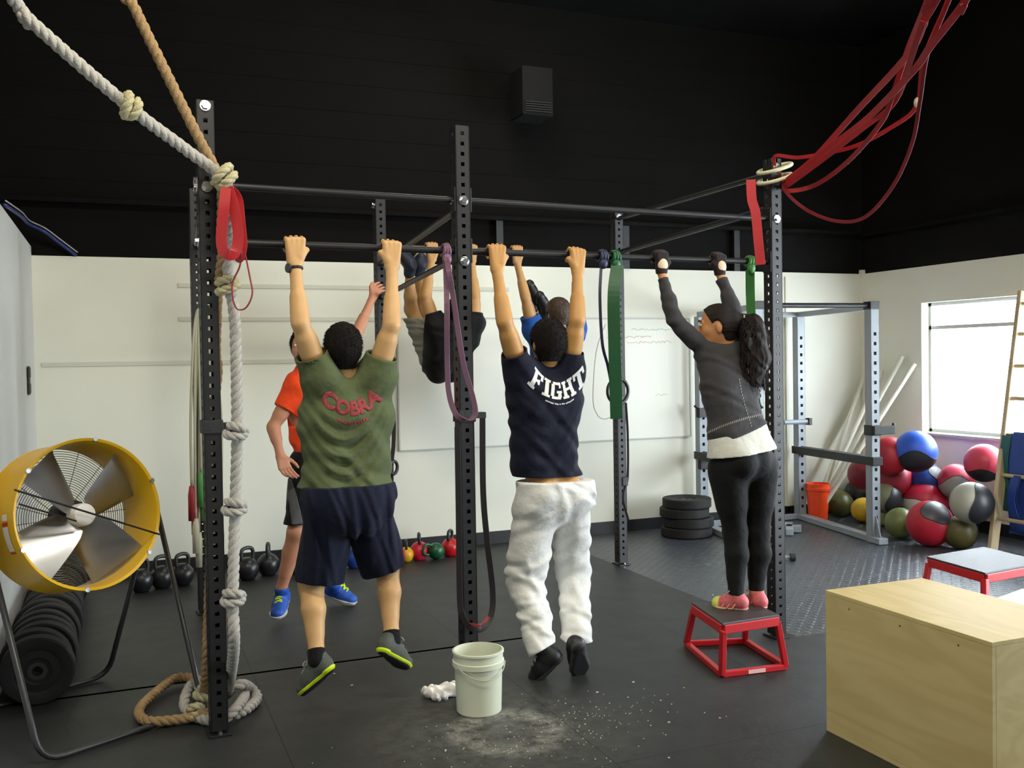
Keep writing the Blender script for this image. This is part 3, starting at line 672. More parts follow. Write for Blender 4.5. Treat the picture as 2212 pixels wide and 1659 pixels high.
def tee(parent, J, F, S, m, hem, t=.55, w=1.0, loose=.012, amp=.004, seed=0, drape=(.0, .0), sl=.068, h=.006, neck_r=.066, head=None, extra=(), bw=None, asc=1.0, ufold=0.0):
    """hem: (point, outward normal)"""
    bw = bw or w
    lo, hi = bounds([J['shL'], J['shR'], lerp(J['shL'], J['elL'], t), lerp(J['shR'], J['elR'], t), J['pelvis'], J['chest'], hem[0]], .26); f = Field(lo, hi, h)
    f.prims(torso_prims(J, F, S, w), grow=loose)
    Ch, Bl, Pv = V3(*J['chest']), V3(*J['belly']), V3(*J['pelvis'])
    if drape[0]:
        f.cap(Ch-S*.06, V3(*hem[0])-S*drape[0]-F*0, .12*w, .11*w, .05, flat=(F, .95)); f.cap(Ch+S*.06, V3(*hem[0])+S*drape[1], .12*w, .11*w, .05, flat=(F, .95))
    for k in 'LR':
        sh, el = V3(*J['sh'+k]), V3(*J['el'+k]); f.cap(sh-unit(el-sh)*.02, lerp(sh, el, t+.12), sl*w+.006, sl*w, .04)
    for e in extra: f.cap(*e)
    f.warp(folds(amp, ((unit(F*.2+V3(0, 0, 1)), 38, .5), (unit(S+V3(0, 0, .8)), 46, .7), (unit(-S+V3(0, 0, .9)), 52, .6)), seed))
    if ufold:
        c0 = V3(*J['belly'])
        def uf(x, y, z):
            l = (x-c0[0])*S[0]+(y-c0[1])*S[1]+.03; b = (x-c0[0])*F[0]+(y-c0[1])*F[1]; h_ = z-c0[2]-l*l*5.5; env = np.exp(-((h_-.02)/.17)**2)*np.clip(.5-b*12, 0, 1)*np.clip(1.25-abs(l)*6, 0, 1)
            q = np.sin(h_*78+l*3); return -ufold*env*(np.sign(q)*np.abs(q)**1.6)
        f.warp(uf)
    f.cover([torso_prims(J, F, S, bw)]+[[('e', V3(*J['sh'+k]), (.058*asc, .058*asc, .062*asc), None, .03), ('c', V3(*J['sh'+k]), lerp(J['sh'+k], J['el'+k], t+.02), .052*asc, .049*asc, .02)] for k in 'LR'], .007)
    f.cut(hem[0], hem[1])
    for k in 'LR':
        sh, el = V3(*J['sh'+k]), V3(*J['el'+k]); f.cut_near(lerp(sh, el, t), unit(el-sh), .135)
        f.cap(lerp(sh, el, t-.03), lerp(sh, el, t+.3), sl*w-.011, sl*w-.011, op='s', k=0)
    nk = V3(*J['neck']); hd = V3(*(head if head is not None else J['head']))
    f.cap(nk+unit(hd-nk)*.045-F*.006, hd, neck_r, neck_r+.01, op='s', k=0)
    f.cap(V3(*hem[0])+V3(*hem[1])*.3-S*.03, V3(*hem[0])-V3(*hem[1])*.02-S*.03, .11*w, .11*w, flat=(F, .8), op='s', k=0) if drape[0] else None
    return f.build('t_shirt', m, parent)
ZU = V3(0, 0, 1)
def ankle_sock(parent, an, kn, up0, m, top=.07, r=.042):
    an = V3(*an); d = unit(V3(*kn)-an); f = Field(*bounds([an, an+d*.12], .08), .004)
    f.cap(an-d*.03, an+d*.09, r, r, .01); f.cut(an+d*top, d); return f.build('sock', m, parent)

# ---- person: olive shirt, navy shorts, hanging
skin_a = skin_mat('skin_light', 'c49a68'); hair_dark = mat('hair_black', (0.006, 0.0042, 0.0035), 0.75, var=.5, scale=60, bump=.6, bscale=420, spec=.2)
def P(px, py, Y): return atY(px, py, Y)
def hang_hand(px, far, side, sc=1.0):
    B = bar_pt(px, far); n = -RY; u = RX*side
    return B, n, u, B+n*.020*sc-ZU*.090*sc

p1 = thing('person', P(747, 1060, 4.6), 'person in olive green t-shirt and navy shorts hanging from the bar, seen from behind', 'person', 'people training at the rig')
BL, n, uL, wL = hang_hand(634, False, 1); BR, n, uR, wR = hang_hand(843, False, -1)
J = dict(shL=P(690, 812, 4.56), shR=P(812, 815, 4.56), elL=P(649, 698, 4.48), elR=P(846, 702, 4.48), neck=P(748, 838, 4.60), head=P(740, 752, 4.56), chest=P(748, 905, 4.60), belly=P(748, 990, 4.60), pelvis=P(752, 1062, 4.60), hipL=P(714, 1090, 4.60), hipR=P(790, 1090, 4.60), knL=P(672, 1262, 4.72), anL=P(684, 1412, 4.55), knR=P(836, 1225, 4.78), anR=P(846, 1372, 4.62))
F1 = V3(0.05, 1, 0); F1 = unit(F1); S1 = np.cross(F1, ZU); HF = unit(F1+ZU*.22); HU = unit(ZU-F1*.22)
fig = Field(*bounds(list(J.values())+[BL, BR, P(640, 1500, 4.6)], .15), .0045)
for q in (torso_prims(J, F1, S1), arm_prims(J['shL'], J['elL'], wL, 1.02), arm_prims(J['shR'], J['elR'], wR, 1.02), hand_prims(BL, uL, n, ZU, wL, 1.12), hand_prims(BR, uR, n, ZU, wR, 1.12),
          leg_prims(J['hipL'], J['knL'], J['anL'], 1.04, -F1*.018), leg_prims(J['hipR'], J['knR'], J['anR'], 1.04, -F1*.018), head_prims(J['head'], HF, HU, J['neck'], 1.03)): fig.prims(q)
h1, t1, h2, t2 = P(703, 1441, 4.52), P(648, 1487, 4.60), P(832, 1400, 4.58), P(881, 1430, 4.64)
fig.prims(foot_prims(J['anL'], h1, t1)); fig.prims(foot_prims(J['anR'], h2, t2))
fig.build('body', skin_a, p1)
hair_cap(p1, J['head'], HF, HU, hair_dark, .012, seed=2)
olive = cloth_mat('olive_cotton', '525b3c'); navy_m = cloth_mat('navy_mesh_shorts', '11162a', .04)
ts = tee(p1, J, F1, S1, olive, (P(748, 1048, 4.6), -ZU), t=.42, w=1.12, bw=1.0, asc=1.02, loose=.016, amp=.006, seed=4, drape=(.095, .095), sl=.071, ufold=.011)
decal(text_mesh('COBRA', .086, .05), ts, 'lettering', mat('red_print', '8e3238', .8, var=.2, scale=60), P(750, 893, 4.6), RX, ZU, -F1, sag=.045, width=.24)
decal(small_print(.15, .016, 2), ts, 'lettering', mat('red_print', '86393a', .8), P(752, 915, 4.6), RX, ZU, -F1, sag=.05, width=.22)
f = Field(*bounds([J['pelvis'], P(640, 1260, 4.6), P(865, 1260, 4.8)], .28), .006)
f.cap(J['hipL']+ZU*.06-F1*.02, J['hipR']+ZU*.06-F1*.02, .145, .145, .04); f.ell(J['pelvis']-F1*.045-ZU*.05, (.19, .125, .16), k=.05); f.cap(J['hipL']+ZU*.03, lerp(J['hipL'], J['knL'], .9)+V3(.036, 0, 0), .120, .124, .03, flat=(F1, .95)); f.cap(J['hipR']+ZU*.03, lerp(J['hipR'], J['knR'], .9)-V3(.026, 0, 0), .120, .116, .03, flat=(F1, .95))
f.warp(folds(.006, ((S1, 62, .8), (unit(S1+ZU*.25), 90, .5), (F1, 55, .4)), 11, .02))
f.cover([torso_prims(J, F1, S1), leg_prims(J['hipL'], J['knL'], J['anL'], 1.04, -F1*.018)[:2], leg_prims(J['hipR'], J['knR'], J['anR'], 1.04, -F1*.018)[:2]], .010)
f.cut(P(752, 1044, 4.6), ZU); f.cut_side(P(700, 1257, 4.7), unit(-ZU-S1*.12), P(757, 1150, 4.65), -S1); f.cut_side(P(816, 1240, 4.75), unit(-ZU+S1*.28), P(757, 1150, 4.65), S1)
f.cap(lerp(J['hipL'], J['knL'], .8), J['knL']-ZU*.1, .080, .085, flat=(F1, .95), op='s', k=0); f.cap(lerp(J['hipR'], J['knR'], .8), J['knR']-ZU*.1, .078, .082, flat=(F1, .95), op='s', k=0)
f.build('shorts', navy_m, p1)
wd_ = unit(J['elL']-wL); wc = wL+wd_*.022
wt = MB().torus(wc, wd_, .030, .007, 28, 8).build('wristwatch', mat('watch_strap', (0.012, .012, .013), .4), p1, smooth=True)
MB().lathe([(0, 0), (.021, 0), (.023, .004), (.021, .010), (0, .011)], wc-S1*.029-F1*.012, unit(-S1-F1*.5), 20).build('watch_case', mat('watch_case', (.03, .03, .033), .25), wt, smooth=True, autos=40)
lime = mat('lime_rubber', 'cfe620', .5); gshoe = mat('grey_mesh_trainer', '4a4f49', .8, var=.5, scale=90); darkrub = mat('dark_outsole', (.016, .016, .018), .6)
upL = unit(J['anL']-lerp(h1, t1, .25)); upR = unit(J['anR']-lerp(h2, t2, .25))
shoe(p1, J['anL'], h1, t1, upL, gshoe, darkrub, lime, mat('grey_laces', '9da09a', .8), heelcup=lime); shoe(p1, J['anR'], h2, t2, upR, gshoe, darkrub, lime, mat('grey_laces', '9da09a', .8), heelcup=lime)
blk_sock = cloth_mat('black_sock', '0e0e10')
ankle_sock(p1, J['anL'], J['knL'], None, blk_sock, .02, .043); ankle_sock(p1, J['anR'], J['knR'], None, blk_sock, .02, .043)

# ---- person: navy shirt, white trousers, hanging
p5 = thing('person', P(1195, 1050, 4.66), 'person in navy t-shirt with white back lettering and loose white trousers hanging from the bar', 'person', 'people training at the rig')
skin_b = skin_mat('skin_tan', 'b88950')
BL, n, uL, wL = hang_hand(1069, False, 1); BR, n, uR, wR = hang_hand(1243, False, -1)
J = dict(shL=P(1122, 800, 4.62), shR=P(1228, 798, 4.62), elL=P(1090, 695, 4.54), elR=P(1247, 692, 4.54), neck=P(1186, 805, 4.66), head=P(1183, 741, 4.62), chest=P(1178, 865, 4.66), belly=P(1172, 945, 4.66), pelvis=P(1190, 1040, 4.66), hipL=P(1163, 1078, 4.66), hipR=P(1230, 1078, 4.66), knL=P(1136, 1250, 4.76), anL=P(1172, 1400, 4.60), knR=P(1238, 1230, 4.80), anR=P(1247, 1378, 4.62))
F5 = unit(V3(-.02, 1, 0)); S5 = np.cross(F5, ZU)
fig = Field(*bounds(list(J.values())+[BL, BR, P(1140, 1480, 4.66)], .15), .0045)
h1, t1, h2, t2 = P(1197, 1420, 4.58), P(1148, 1462, 4.66), P(1246, 1395, 4.55), P(1249, 1448, 4.62)
for q in (torso_prims(J, F5, S5), arm_prims(J['shL'], J['elL'], wL, 1.0), arm_prims(J['shR'], J['elR'], wR, 1.0), hand_prims(BL, uL, n, ZU, wL, 1.08), hand_prims(BR, uR, n, ZU, wR, 1.08),
          leg_prims(J['hipL'], J['knL'], J['anL'], .98), leg_prims(J['hipR'], J['knR'], J['anR'], .98), head_prims(J['head'], F5, ZU, J['neck'], 1.0), foot_prims(J['anL'], h1, t1), foot_prims(J['anR'], h2, t2)): fig.prims(q)
fig.build('body', skin_b, p5); hair_cap(p5, J['head'], F5, ZU, hair_dark, .016, seed=5, nape=-.095)
navy_t = cloth_mat('navy_cotton', '0d1124')
ts = tee(p5, J, F5, S5, navy_t, (P(1178, 1027, 4.66), unit(-ZU-S5*.02)), t=.38, w=1.02, loose=.014, amp=.0055, seed=9, drape=(.075, .055), sl=.072, ufold=.004)
wprint = mat('white_print', 'dcdcd8', .8)
decal(slab_letters('FIGHT', .086), ts, 'lettering', wprint, P(1197, 862, 4.6), RX, ZU, -F5, sag=.05, width=.27)
decal(small_print(.17, .009, 3), ts, 'lettering', wprint, P(1197, 874, 4.6), RX, ZU, -F5, sag=.045, width=.24)
wpant = cloth_mat('white_cotton_trousers', 'e6e6e2', .1)
f = Field(*bounds([J['pelvis'], J['knL'], J['knR'], P(1140, 1410, 4.6), P(1280, 1400, 4.6)], .28), .006)
f.cap(J['hipL']+ZU*.04+S5*.015-F5*.02, J['hipR']+ZU*.04-F5*.02, .135, .135, .04); f.ell(J['pelvis']-F5*.045-ZU*.05, (.175, .118, .15), k=.05); f.cap(J['hipL']+S5*.0, J['knL']-S5*.01, .124, .104, .03); f.cap(J['knL'], J['anL']+V3(0, 0, -.02), .096, .076, .03)
f.cap(J['hipR'], J['knR'], .118, .094, .03); f.cap(J['knR'], J['anR']+V3(0, 0, -.03), .090, .078, .03); f.cap(J['anL'], J['anL']+unit(J['anL']-J['knL'])*.08, .076, .076, .02); f.cap(J['anR'], J['anR']-ZU*.08, .078, .078, .02)
f.warp(folds(.0058, ((unit(ZU+S5*.5), 48, .8), (unit(ZU-S5*.6), 62, .7), (unit(ZU*.3+S5), 55, .5), (unit(ZU+F5*.5), 85, .35)), 21, .05))
f.cover([torso_prims(J, F5, S5), leg_prims(J['hipL'], J['knL'], J['anL'], .98), leg_prims(J['hipR'], J['knR'], J['anR'], .98)], .008)
f.cut(P(1195, 1036, 4.66), unit(ZU+S5*.02)); f.cut_side(P(1170, 1405, 4.6), unit(J['anL']-J['knL']+S5*.12), P(1205, 1300, 4.65), -S5); f.cut_side(P(1247, 1386, 4.6), unit(-ZU-S5*.05), P(1205, 1300, 4.65), S5)
f.cap(lerp(J['knL'], J['anL'], .9), J['anL']-ZU*.1+S5*.02, .055, .058, op='s', k=0); f.cap(lerp(J['knR'], J['anR'], .9), J['anR']-ZU*.12, .055, .058, op='s', k=0)
f.build('trousers', wpant, p5)
bshoe = mat('black_leather_trainer', (.012, .012, .014), .5); greyrub = mat('grey_sole', (.05, .05, .052), .6)
s_ = shoe(p5, J['anL'], h1, t1, unit(J['anL']-lerp(h1, t1, .25)), bshoe, darkrub, darkrub, mat('white_laces', 'b9b9b4', .8), fat=1.05)
shoe(p5, J['anR'], h2, t2, unit(F5*.9+ZU*.5), bshoe, darkrub, greyrub, mat('white_laces', 'b9b9b4', .8), fat=1.1)

# ---- person: woman on the red box
p6 = thing('person', P(1605, 1300, 4.42), 'woman with long dark ponytail in grey top and black leggings on the red box', 'person', 'people training at the rig')
skin_w = skin_mat('skin_warm', 'bd8458'); hair_br = mat('hair_dark_brown', (.012, .0068, .0048), .65, var=.5, scale=80, bump=.5, bscale=420, spec=.25)
BL, n, uL, wL = hang_hand(1424, False, 1, .86); BR, n, uR, wR = hang_hand(1550, False, -1, .86)
J = dict(shL=P(1532, 768, 4.58), shR=P(1606, 770, 4.62), elL=P(1456, 690, 4.60), elR=P(1585, 672, 4.62), neck=P(1574, 762, 4.56), head=P(1548, 704, 4.56), chest=P(1576, 835, 4.52), belly=P(1584, 915, 4.46), pelvis=P(1604, 985, 4.40), hipL=P(1571, 1012, 4.42), hipR=P(1640, 1006, 4.42), knL=P(1588, 1150, 4.44), anL=P(1590, 1283, 4.38), knR=P(1637, 1148, 4.44), anR=P(1634, 1278, 4.42))
F6 = unit(V3(-.25, 1, 0)); S6 = np.cross(F6, ZU)
h1, t1, h2, t2 = P(1601, 1306, 4.36), P(1548, 1300, 4.47), P(1643, 1304, 4.38), P(1612, 1297, 4.58)
fig = Field(*bounds(list(J.values())+[BL, BR, h1, t1], .16), .0045)
_sv = J
HF = unit(-_r*1.0+V3(0, .25, .02)); HU = unit(ZU+HF*.06)
HF = unit(HF-HU*(HF@HU))
for q in (torso_prims(J, F6, S6, .91), arm_prims(J['shL'], J['elL'], wL, .80), arm_prims(J['shR'], J['elR'], wR, .80), hand_prims(BL, uL, n, ZU, wL, .88), hand_prims(BR, uR, n, ZU, wR, .88),
          leg_prims(J['hipL'], J['knL'], J['anL'], 1.04, -F6*.012), leg_prims(J['hipR'], J['knR'], J['anR'], 1.04, -F6*.012+S6*.008), head_prims(J['head'], HF, HU, J['neck'], .97), foot_prims(J['anL'], h1, t1), foot_prims(J['anR'], h2, t2)): fig.prims(q)
fig.build('body', skin_w, p6)
hs = np.cross(HF, HU)
for sg in (-1, 1):
    MB().sphere(J['head']+HF*.083+hs*sg*.031+HU*.012, .0115, 14, 8).build('eye', mat('eye_white', 'd8d2c8', .3), p6, smooth=True)
    MB().tube(spline([J['head']+HF*.094+hs*sg*.018+HU*.030, J['head']+HF*.093+hs*sg*.034+HU*.036, J['head']+HF*.078+hs*sg*.052+HU*.030], 4), .003, 6).build('eyebrow', hair_br, p6)
MB().tube([J['head']+HF*.092-hs*.017-HU*.058, J['head']+HF*.100-HU*.057, J['head']+HF*.092+hs*.017-HU*.058], [.003, .0065, .003], 8).build('lips', mat('lips', '9c5a4c', .5), p6, smooth=True)
# pulled-back hair and the ponytail
f = Field(*bounds([J['head'], P(1635, 860, 4.45)], .16), .0045); A6 = (hs, HF, HU)
f.ell(J['head']+HU*.022-HF*.012, (.085, .106, .102), A6, k=0); f.cap(J['head']-HF*.05-HU*.03, J['head']-HF*.045-HU*.06, .06, .05, .02)
f.cut(J['head']+HF*.030+HU*.03, unit(HF-HU*.55)); f.ell(J['head']+hs*.085-HF*.0-HU*.02, (.03, .036, .05), A6, op='s', k=0)
f.ell(J['head']-hs*.085-HF*.0-HU*.02, (.03, .036, .05), A6, op='s', k=0); f.cut(J['head']-HU*.085, -HU)
f.cap(J['head']-HF*.09+HU*.02, P(1606, 690, 4.50), .06, .028, .02)
f.warp(folds(.0010, ((HU, 240, .8), (unit(HU+hs), 320, .5)), 3, .01)); f.build('hair', hair_br, p6)
f = Field(*bounds([P(1606, 690, 4.50), P(1640, 870, 4.42)], .13), .0045); r_ = random.Random(4)
f.cap(P(1604, 690, 4.50), P(1626, 700, 4.48), .028, .05, .01); f.cap(P(1626, 705, 4.47), P(1634, 775, 4.44), .062, .072, .03); f.cap(P(1634, 775, 4.44), P(1628, 820, 4.43), .068, .045, .03)
for k in range(22):
    a = r_.uniform(-1, 1); s0 = P(1628+a*22, 720+r_.uniform(-5, 40), 4.44+r_.uniform(-.05, .05)); e0 = P(1630+a*27, 805+r_.uniform(0, 62)-abs(a)*15, 4.43+r_.uniform(-.05, .05))
    pts = spline([s0, lerp(s0, e0, .5)+V3(r_.uniform(-.02, .02), 0, 0), e0], 4)
    for i in range(len(pts)-1): f.cap(pts[i], pts[i+1], .018*(1-i/10), .016*(1-i/9), .006)
f.warp(folds(.0025, ((unit(V3(1, .3, .1)), 190, .8), (unit(V3(.7, -.5, .6)), 140, .8), (ZU, 90, .5)), 8, .03)); pony = f.build('ponytail', hair_br, p6)
m_ = MB(); root_ = P(1604, 690, 4.50)
for k in range(300):
    a = r_.uniform(-1, 1); b = r_.uniform(-1, 1); q_ = math.sqrt(max(.02, 1-a*a*.8)); s0 = root_+V3(a*.02, b*.02, r_.uniform(-.01, .02))
    mid = P(1631+a*31, 745+r_.uniform(-30, 30), 4.45+b*.075*q_); e0 = P(1631+a*29*r_.uniform(.7, 1.05), 800+r_.uniform(-30, 66)-abs(a)*18, 4.44+b*.06*q_); amp = r_.uniform(.003, .008); ph = r_.uniform(0, 6.28); fr = r_.uniform(14, 26)
    pts = [p+V3(math.sin(i*fr/9+ph)*amp, math.cos(i*fr/9+ph)*amp, 0) for i, p in enumerate(spline([s0, lerp(s0, mid, .45)+V3(0, 0, .02), mid, e0], 7))]
    m_.tube(pts, [.0028*(1-.75*i/len(pts)) for i in range(len(pts))], 4, caps=False)
m_.build('curly_strands', hair_br, pony, smooth=True)
MB().torus(P(1603, 690, 4.50), unit(P(1626, 700, 4.48)-P(1604, 690, 4.5)), .027, .007, 20, 8).build('hair_tie', mat('pale_elastic', 'b9b2a8', .6), p6, smooth=True)
gtop = cloth_mat('charcoal_knit', '3b3a3c', .06); wsh = cloth_mat('white_undershirt', 'cfcfc6', .1)
hem_t = (P(1592, 945, 4.42), unit(-ZU*1.0-_r*.34)); hem_b = (P(1605, 979, 4.40), unit(-ZU+_r*.11))
hem_t = (P(1592, 939, 4.42), unit(-ZU+_r*.34))
f = Field(*bounds(list(J[k] for k in ('shL', 'shR', 'elL', 'elR', 'pelvis', 'chest'))+[wL, wR], .18), .005)
f.prims(torso_prims(J, F6, S6, .91), grow=.017); f.prims(arm_prims(J['shL'], J['elL'], wL, .80), grow=.010); f.prims(arm_prims(J['shR'], J['elR'], wR, .80), grow=.010)
f.cap(P(1572, 945, 4.43), P(1620, 935, 4.43), .108, .108, .06, flat=(F6, .9)); f.cap(P(1570, 880, 4.47), P(1598, 880, 4.47), .098, .098, .06, flat=(F6, .85))
f.warp(folds(.003, ((unit(ZU+S6*.4), 60, .8), (unit(ZU-S6*.5), 75, .6)), 15)); f.cut(*hem_t)
for el, wr in ((J['elL'], wL), (J['elR'], wR)): f.cut_near(lerp(el, wr, .86), unit(wr-el), .12)
f.cap(J['neck']+ZU*.055, J['head'], .047, .06, op='s', k=0); gt = f.build('long_sleeve_top', gtop, p6)
f = Field(*bounds([J['pelvis'], J['belly'], J['hipL'], J['hipR']], .2), .005); f.prims(torso_prims(J, F6, S6, .91), grow=.014); f.prims(leg_prims(J['hipL'], J['knL'], J['anL'], .98), grow=.008); f.prims(leg_prims(J['hipR'], J['knR'], J['anR'], .98), grow=.008)
f.cap(P(1572, 945, 4.43), P(1620, 935, 4.43), .104, .104, .06, flat=(F6, .9)); f.cap(P(1575, 985, 4.41), P(1636, 980, 4.41), .106, .106, .05, flat=(F6, .95))
f.cut(hem_t[0]-hem_t[1]*.03, -hem_t[1]); f.cut(*hem_b); f.build('undershirt', wsh, p6)
f = Field(*bounds([J['pelvis'], J['knL'], J['anL'], J['anR'], J['knR']], .2), .005); f.prims(torso_prims(J, F6, S6, .91), grow=.006); f.prims(leg_prims(J['hipL'], J['knL'], J['anL'], 1.04, -F6*.012), grow=.005); f.prims(leg_prims(J['hipR'], J['knR'], J['anR'], 1.04, -F6*.012+S6*.008), grow=.005)
f.cut(P(1605, 965, 4.4), ZU); f.cut(P(1605, 1280, 4.4), -ZU); f.build('leggings', cloth_mat('black_leggings', '0b0c0d', .03, .8), p6)
# dotted trim round the hem and the seam of the top
tm = gt.data; tree = BVHTree.FromPolygons([tuple(v.co) for v in tm.vertices], [tuple(p_.vertices) for p_ in tm.polygons]); og = ORG[gt.name]
def on_top(px, py):
    d = ray(px, py); h, nn, _, _ = tree.ray_cast(Vector(EYE-og), Vector(unit(d))); return (V3(*h)+og, V3(*nn)) if h is not None else (None, None)
m_ = MB()
for k in range(34):
    t = k/33; px = 1528+t*128; py = 945-t*42+8*math.sin(t*3.1)*-0.6
    for row in (0,):
        q, nn = on_top(px, py-10)
        if q is not None: m_.beam(q+nn*.001-ZU*.006, q+nn*.001+ZU*.006, .0045, .003, up=nn)
for k in range(16):
    t = k/15; q, nn = on_top(1597+26*t**1.3, 820+100*t)
    if q is not None: m_.beam(q+nn*.001-ZU*.006, q+nn*.001+ZU*.005, .003, .003, up=nn)
if m_.v: m_.build('stitching', mat('pale_stitching', 'a7a3a0', .8), gt)
glv = cloth_mat('black_glove', '241a1c', .1); pch = mat('pale_glove_patch', 'd9bfa6', .7)
for B_, u_, w_r in ((BL, uL, wL), (BR, uR, wR)):
    f = Field(*bounds([B_, w_r], .1), .004); f.prims(hand_prims(B_, u_, n, ZU, w_r, .88), grow=.0035); f.cap(w_r+ZU*.012, w_r-ZU*.012, .030, .027, .01); f.cut(w_r-ZU*.012, -ZU); f.cut(B_-RY*-.015, RY)
    g_ = f.build('glove', glv, p6)
    MB().sphere(w_r+ZU*.036+n*.0150, .033, 18, 10, (1.0, .55, 1.15)).build('glove_patch', pch, g_, smooth=True)
pinkshoe = mat('pink_print_trainer', 'c25d62', .6, var=.6, scale=55); yel = mat('yellow_green_toe', 'c8cc5c', .6); pale = mat('pale_pink_sole', 'd8b4a0', .6)
for an, hh_, tt_ in ((J['anL'], h1, t1), (J['anR'], h2, t2)):
    s_ = shoe(p6, an, hh_, tt_, ZU, pinkshoe, pale, pale, mat('white_laces', 'b9b9b4', .8), fat=.9)
    f = Field(*bounds([tt_], .09), .003); d_ = unit(tt_-hh_); f.cap(tt_-d_*.02-ZU*.006, tt_-d_*.012-ZU*.006, .0395, .0385, 0); f.cut(tt_-d_*.022, -d_); f.cut(tt_-ZU*.026, -ZU); f.build('toe_cap', yel, s_)
    sd_ = unit(np.cross(d_, ZU)); m_ = MB()
    for t_s, w_s in ((.12, .034), (.34, .030), (.56, .026)):
        c_ = lerp(hh_, tt_, t_s); m_.tube(spline([c_+sd_*.043-ZU*.020+d_*.02, c_+sd_*.038+ZU*.012, c_+sd_*.018+ZU*(w_s+.008)-d_*.012], 5), .0045, 7); m_.tube(spline([c_-sd_*.043-ZU*.020+d_*.02, c_-sd_*.038+ZU*.012, c_-sd_*.018+ZU*(w_s+.008)-d_*.012], 5), .0045, 7)
    m_.build('overlay_stripes', mat('salmon_overlay', 'e0a078', .5), s_, smooth=True)

# ---- person: orange shirt, standing and facing the room
p2 = thing('person', P(680, 1300, 6.45), 'person in bright orange t-shirt standing behind the olive shirt, one arm raised', 'person', 'people training at the rig')
skin_c = skin_mat('skin_pink', 'bd8468')
J = dict(shR=P(640, 838, 6.34), shL=P(712, 815, 6.36), elR=P(590, 922, 6.32), elL=P(770, 722, 6.50), neck=P(672, 805, 6.38), head=P(656, 750, 6.34), chest=P(676, 870, 6.38), belly=P(686, 935, 6.38), pelvis=P(692, 990, 6.38), hipR=P(666, 1015, 6.38), hipL=P(722, 1015, 6.38), knR=P(640, 1150, 6.28), anR=P(608, 1272, 6.36), knL=P(728, 1150, 6.36), anL=P(722, 1262, 6.55))
wR2 = P(606, 985, 6.26); wL2 = P(806, 640, 6.70)
F2 = unit(V3(-.15, -1, 0)); S2 = np.cross(F2, ZU)
h1, t1, h2, t2 = P(612, 1292, 6.46), P(597, 1326, 6.24), P(716, 1279, 6.66), P(764, 1294, 6.54)
fig = Field(*bounds(list(J.values())+[wR2, wL2, h1, t1], .16), .005)
for q in (torso_prims(J, F2, S2), arm_prims(J['shR'], J['elR'], wR2, .98), arm_prims(J['shL'], J['elL'], wL2, .98), relaxed_hand(wR2, unit(P(622, 1030, 6.2)-wR2), unit(RX+ZU*.2), unit(F2*-.3+RX*.5), 1.0, .5),
          relaxed_hand(wL2, unit(P(822, 605, 6.83)-wL2), unit(-RX*.4+ZU*.4), unit(RY*.5+RX), 1.0, .9),
          leg_prims(J['hipL'], J['knL'], J['anL'], 1.0, -F2*.014), leg_prims(J['hipR'], J['knR'], J['anR'], 1.0, -F2*.014), head_prims(J['head'], unit(F2+RX*-.3), ZU, J['neck'], 1.0), foot_prims(J['anL'], h2, t2), foot_prims(J['anR'], h1, t1)): fig.prims(q)
fig.build('body', skin_c, p2); hf2 = unit(F2-RX*.3); hair_cap(p2, J['head'], hf2, ZU, hair_dark, .011, seed=6)
s2h = np.cross(hf2, ZU)
for sg in (-1, 1): MB().sphere(J['head']+hf2*.083+s2h*sg*.031+ZU*.012, .0115, 12, 8).build('eye', mat('eye_white', 'd8d2c8', .3), p2, smooth=True)
tee(p2, J, F2, S2, cloth_mat('orange_jersey', 'ee4a1c', .1), (P(690, 978, 6.4), -ZU), t=.55, w=1.0, loose=.012, amp=.005, seed=12, drape=(.055, .055), sl=.07)
f = Field(*bounds([J['pelvis'], J['knL'], J['knR']], .28), .006); f.cap(J['hipL']+ZU*.06, J['hipR']+ZU*.06, .118, .118, .03, flat=(F2, .95)); f.cap(J['hipL'], J['knL'], .112, .095, .03); f.cap(J['hipR'], J['knR'], .112, .088, .03)
f.warp(folds(.005, ((S2, 60, .8), (unit(S2+ZU), 70, .5)), 31, .03)); f.cover([torso_prims(J, F2, S2), leg_prims(J['hipL'], J['knL'], J['anL'], 1.0, -F2*.014)[:2], leg_prims(J['hipR'], J['knR'], J['anR'], 1.0, -F2*.014)[:2]], .007); f.cut(P(690, 972, 6.4), ZU); f.cut(P(690, 1124, 6.35), -ZU); sh_ = f.build('shorts', cloth_mat('black_shorts', '131317'), p2)
f = Field(*bounds([J['hipR'], J['knR']], .17), .005); f.cap(J['hipR'], J['knR'], .1175, .0935, 0); f.warp(folds(.003, ((S2, 60, .8), (unit(S2+ZU), 70, .5)), 31, .03)); f.cut(P(690, 1122, 6.35), -ZU); f.cut(P(650, 1035, 6.3), ZU)
f.cut(P(627, 1120, 6.25), -RX); f.cut(P(650, 1120, 6.25), unit(RX+ZU*.15)); f.build('side_panel', cloth_mat('grey_panel', '59595c'), sh_)
blue = mat('blue_trainer', '1d4fae', .6, var=.25, scale=50); whit = mat('white_foam_sole', 'd4d2c8', .5); llace = mat('lime_laces', 'bfe01e', .6)
shoe(p2, J['anR'], h1, t1, unit(ZU+F2*-.1), blue, whit, whit, llace, hh=.004, lr=.0055, fat=1.1); shoe(p2, J['anL'], h2, t2, ZU, blue, whit, whit, llace, hh=.004, lr=.0055, fat=1.1)

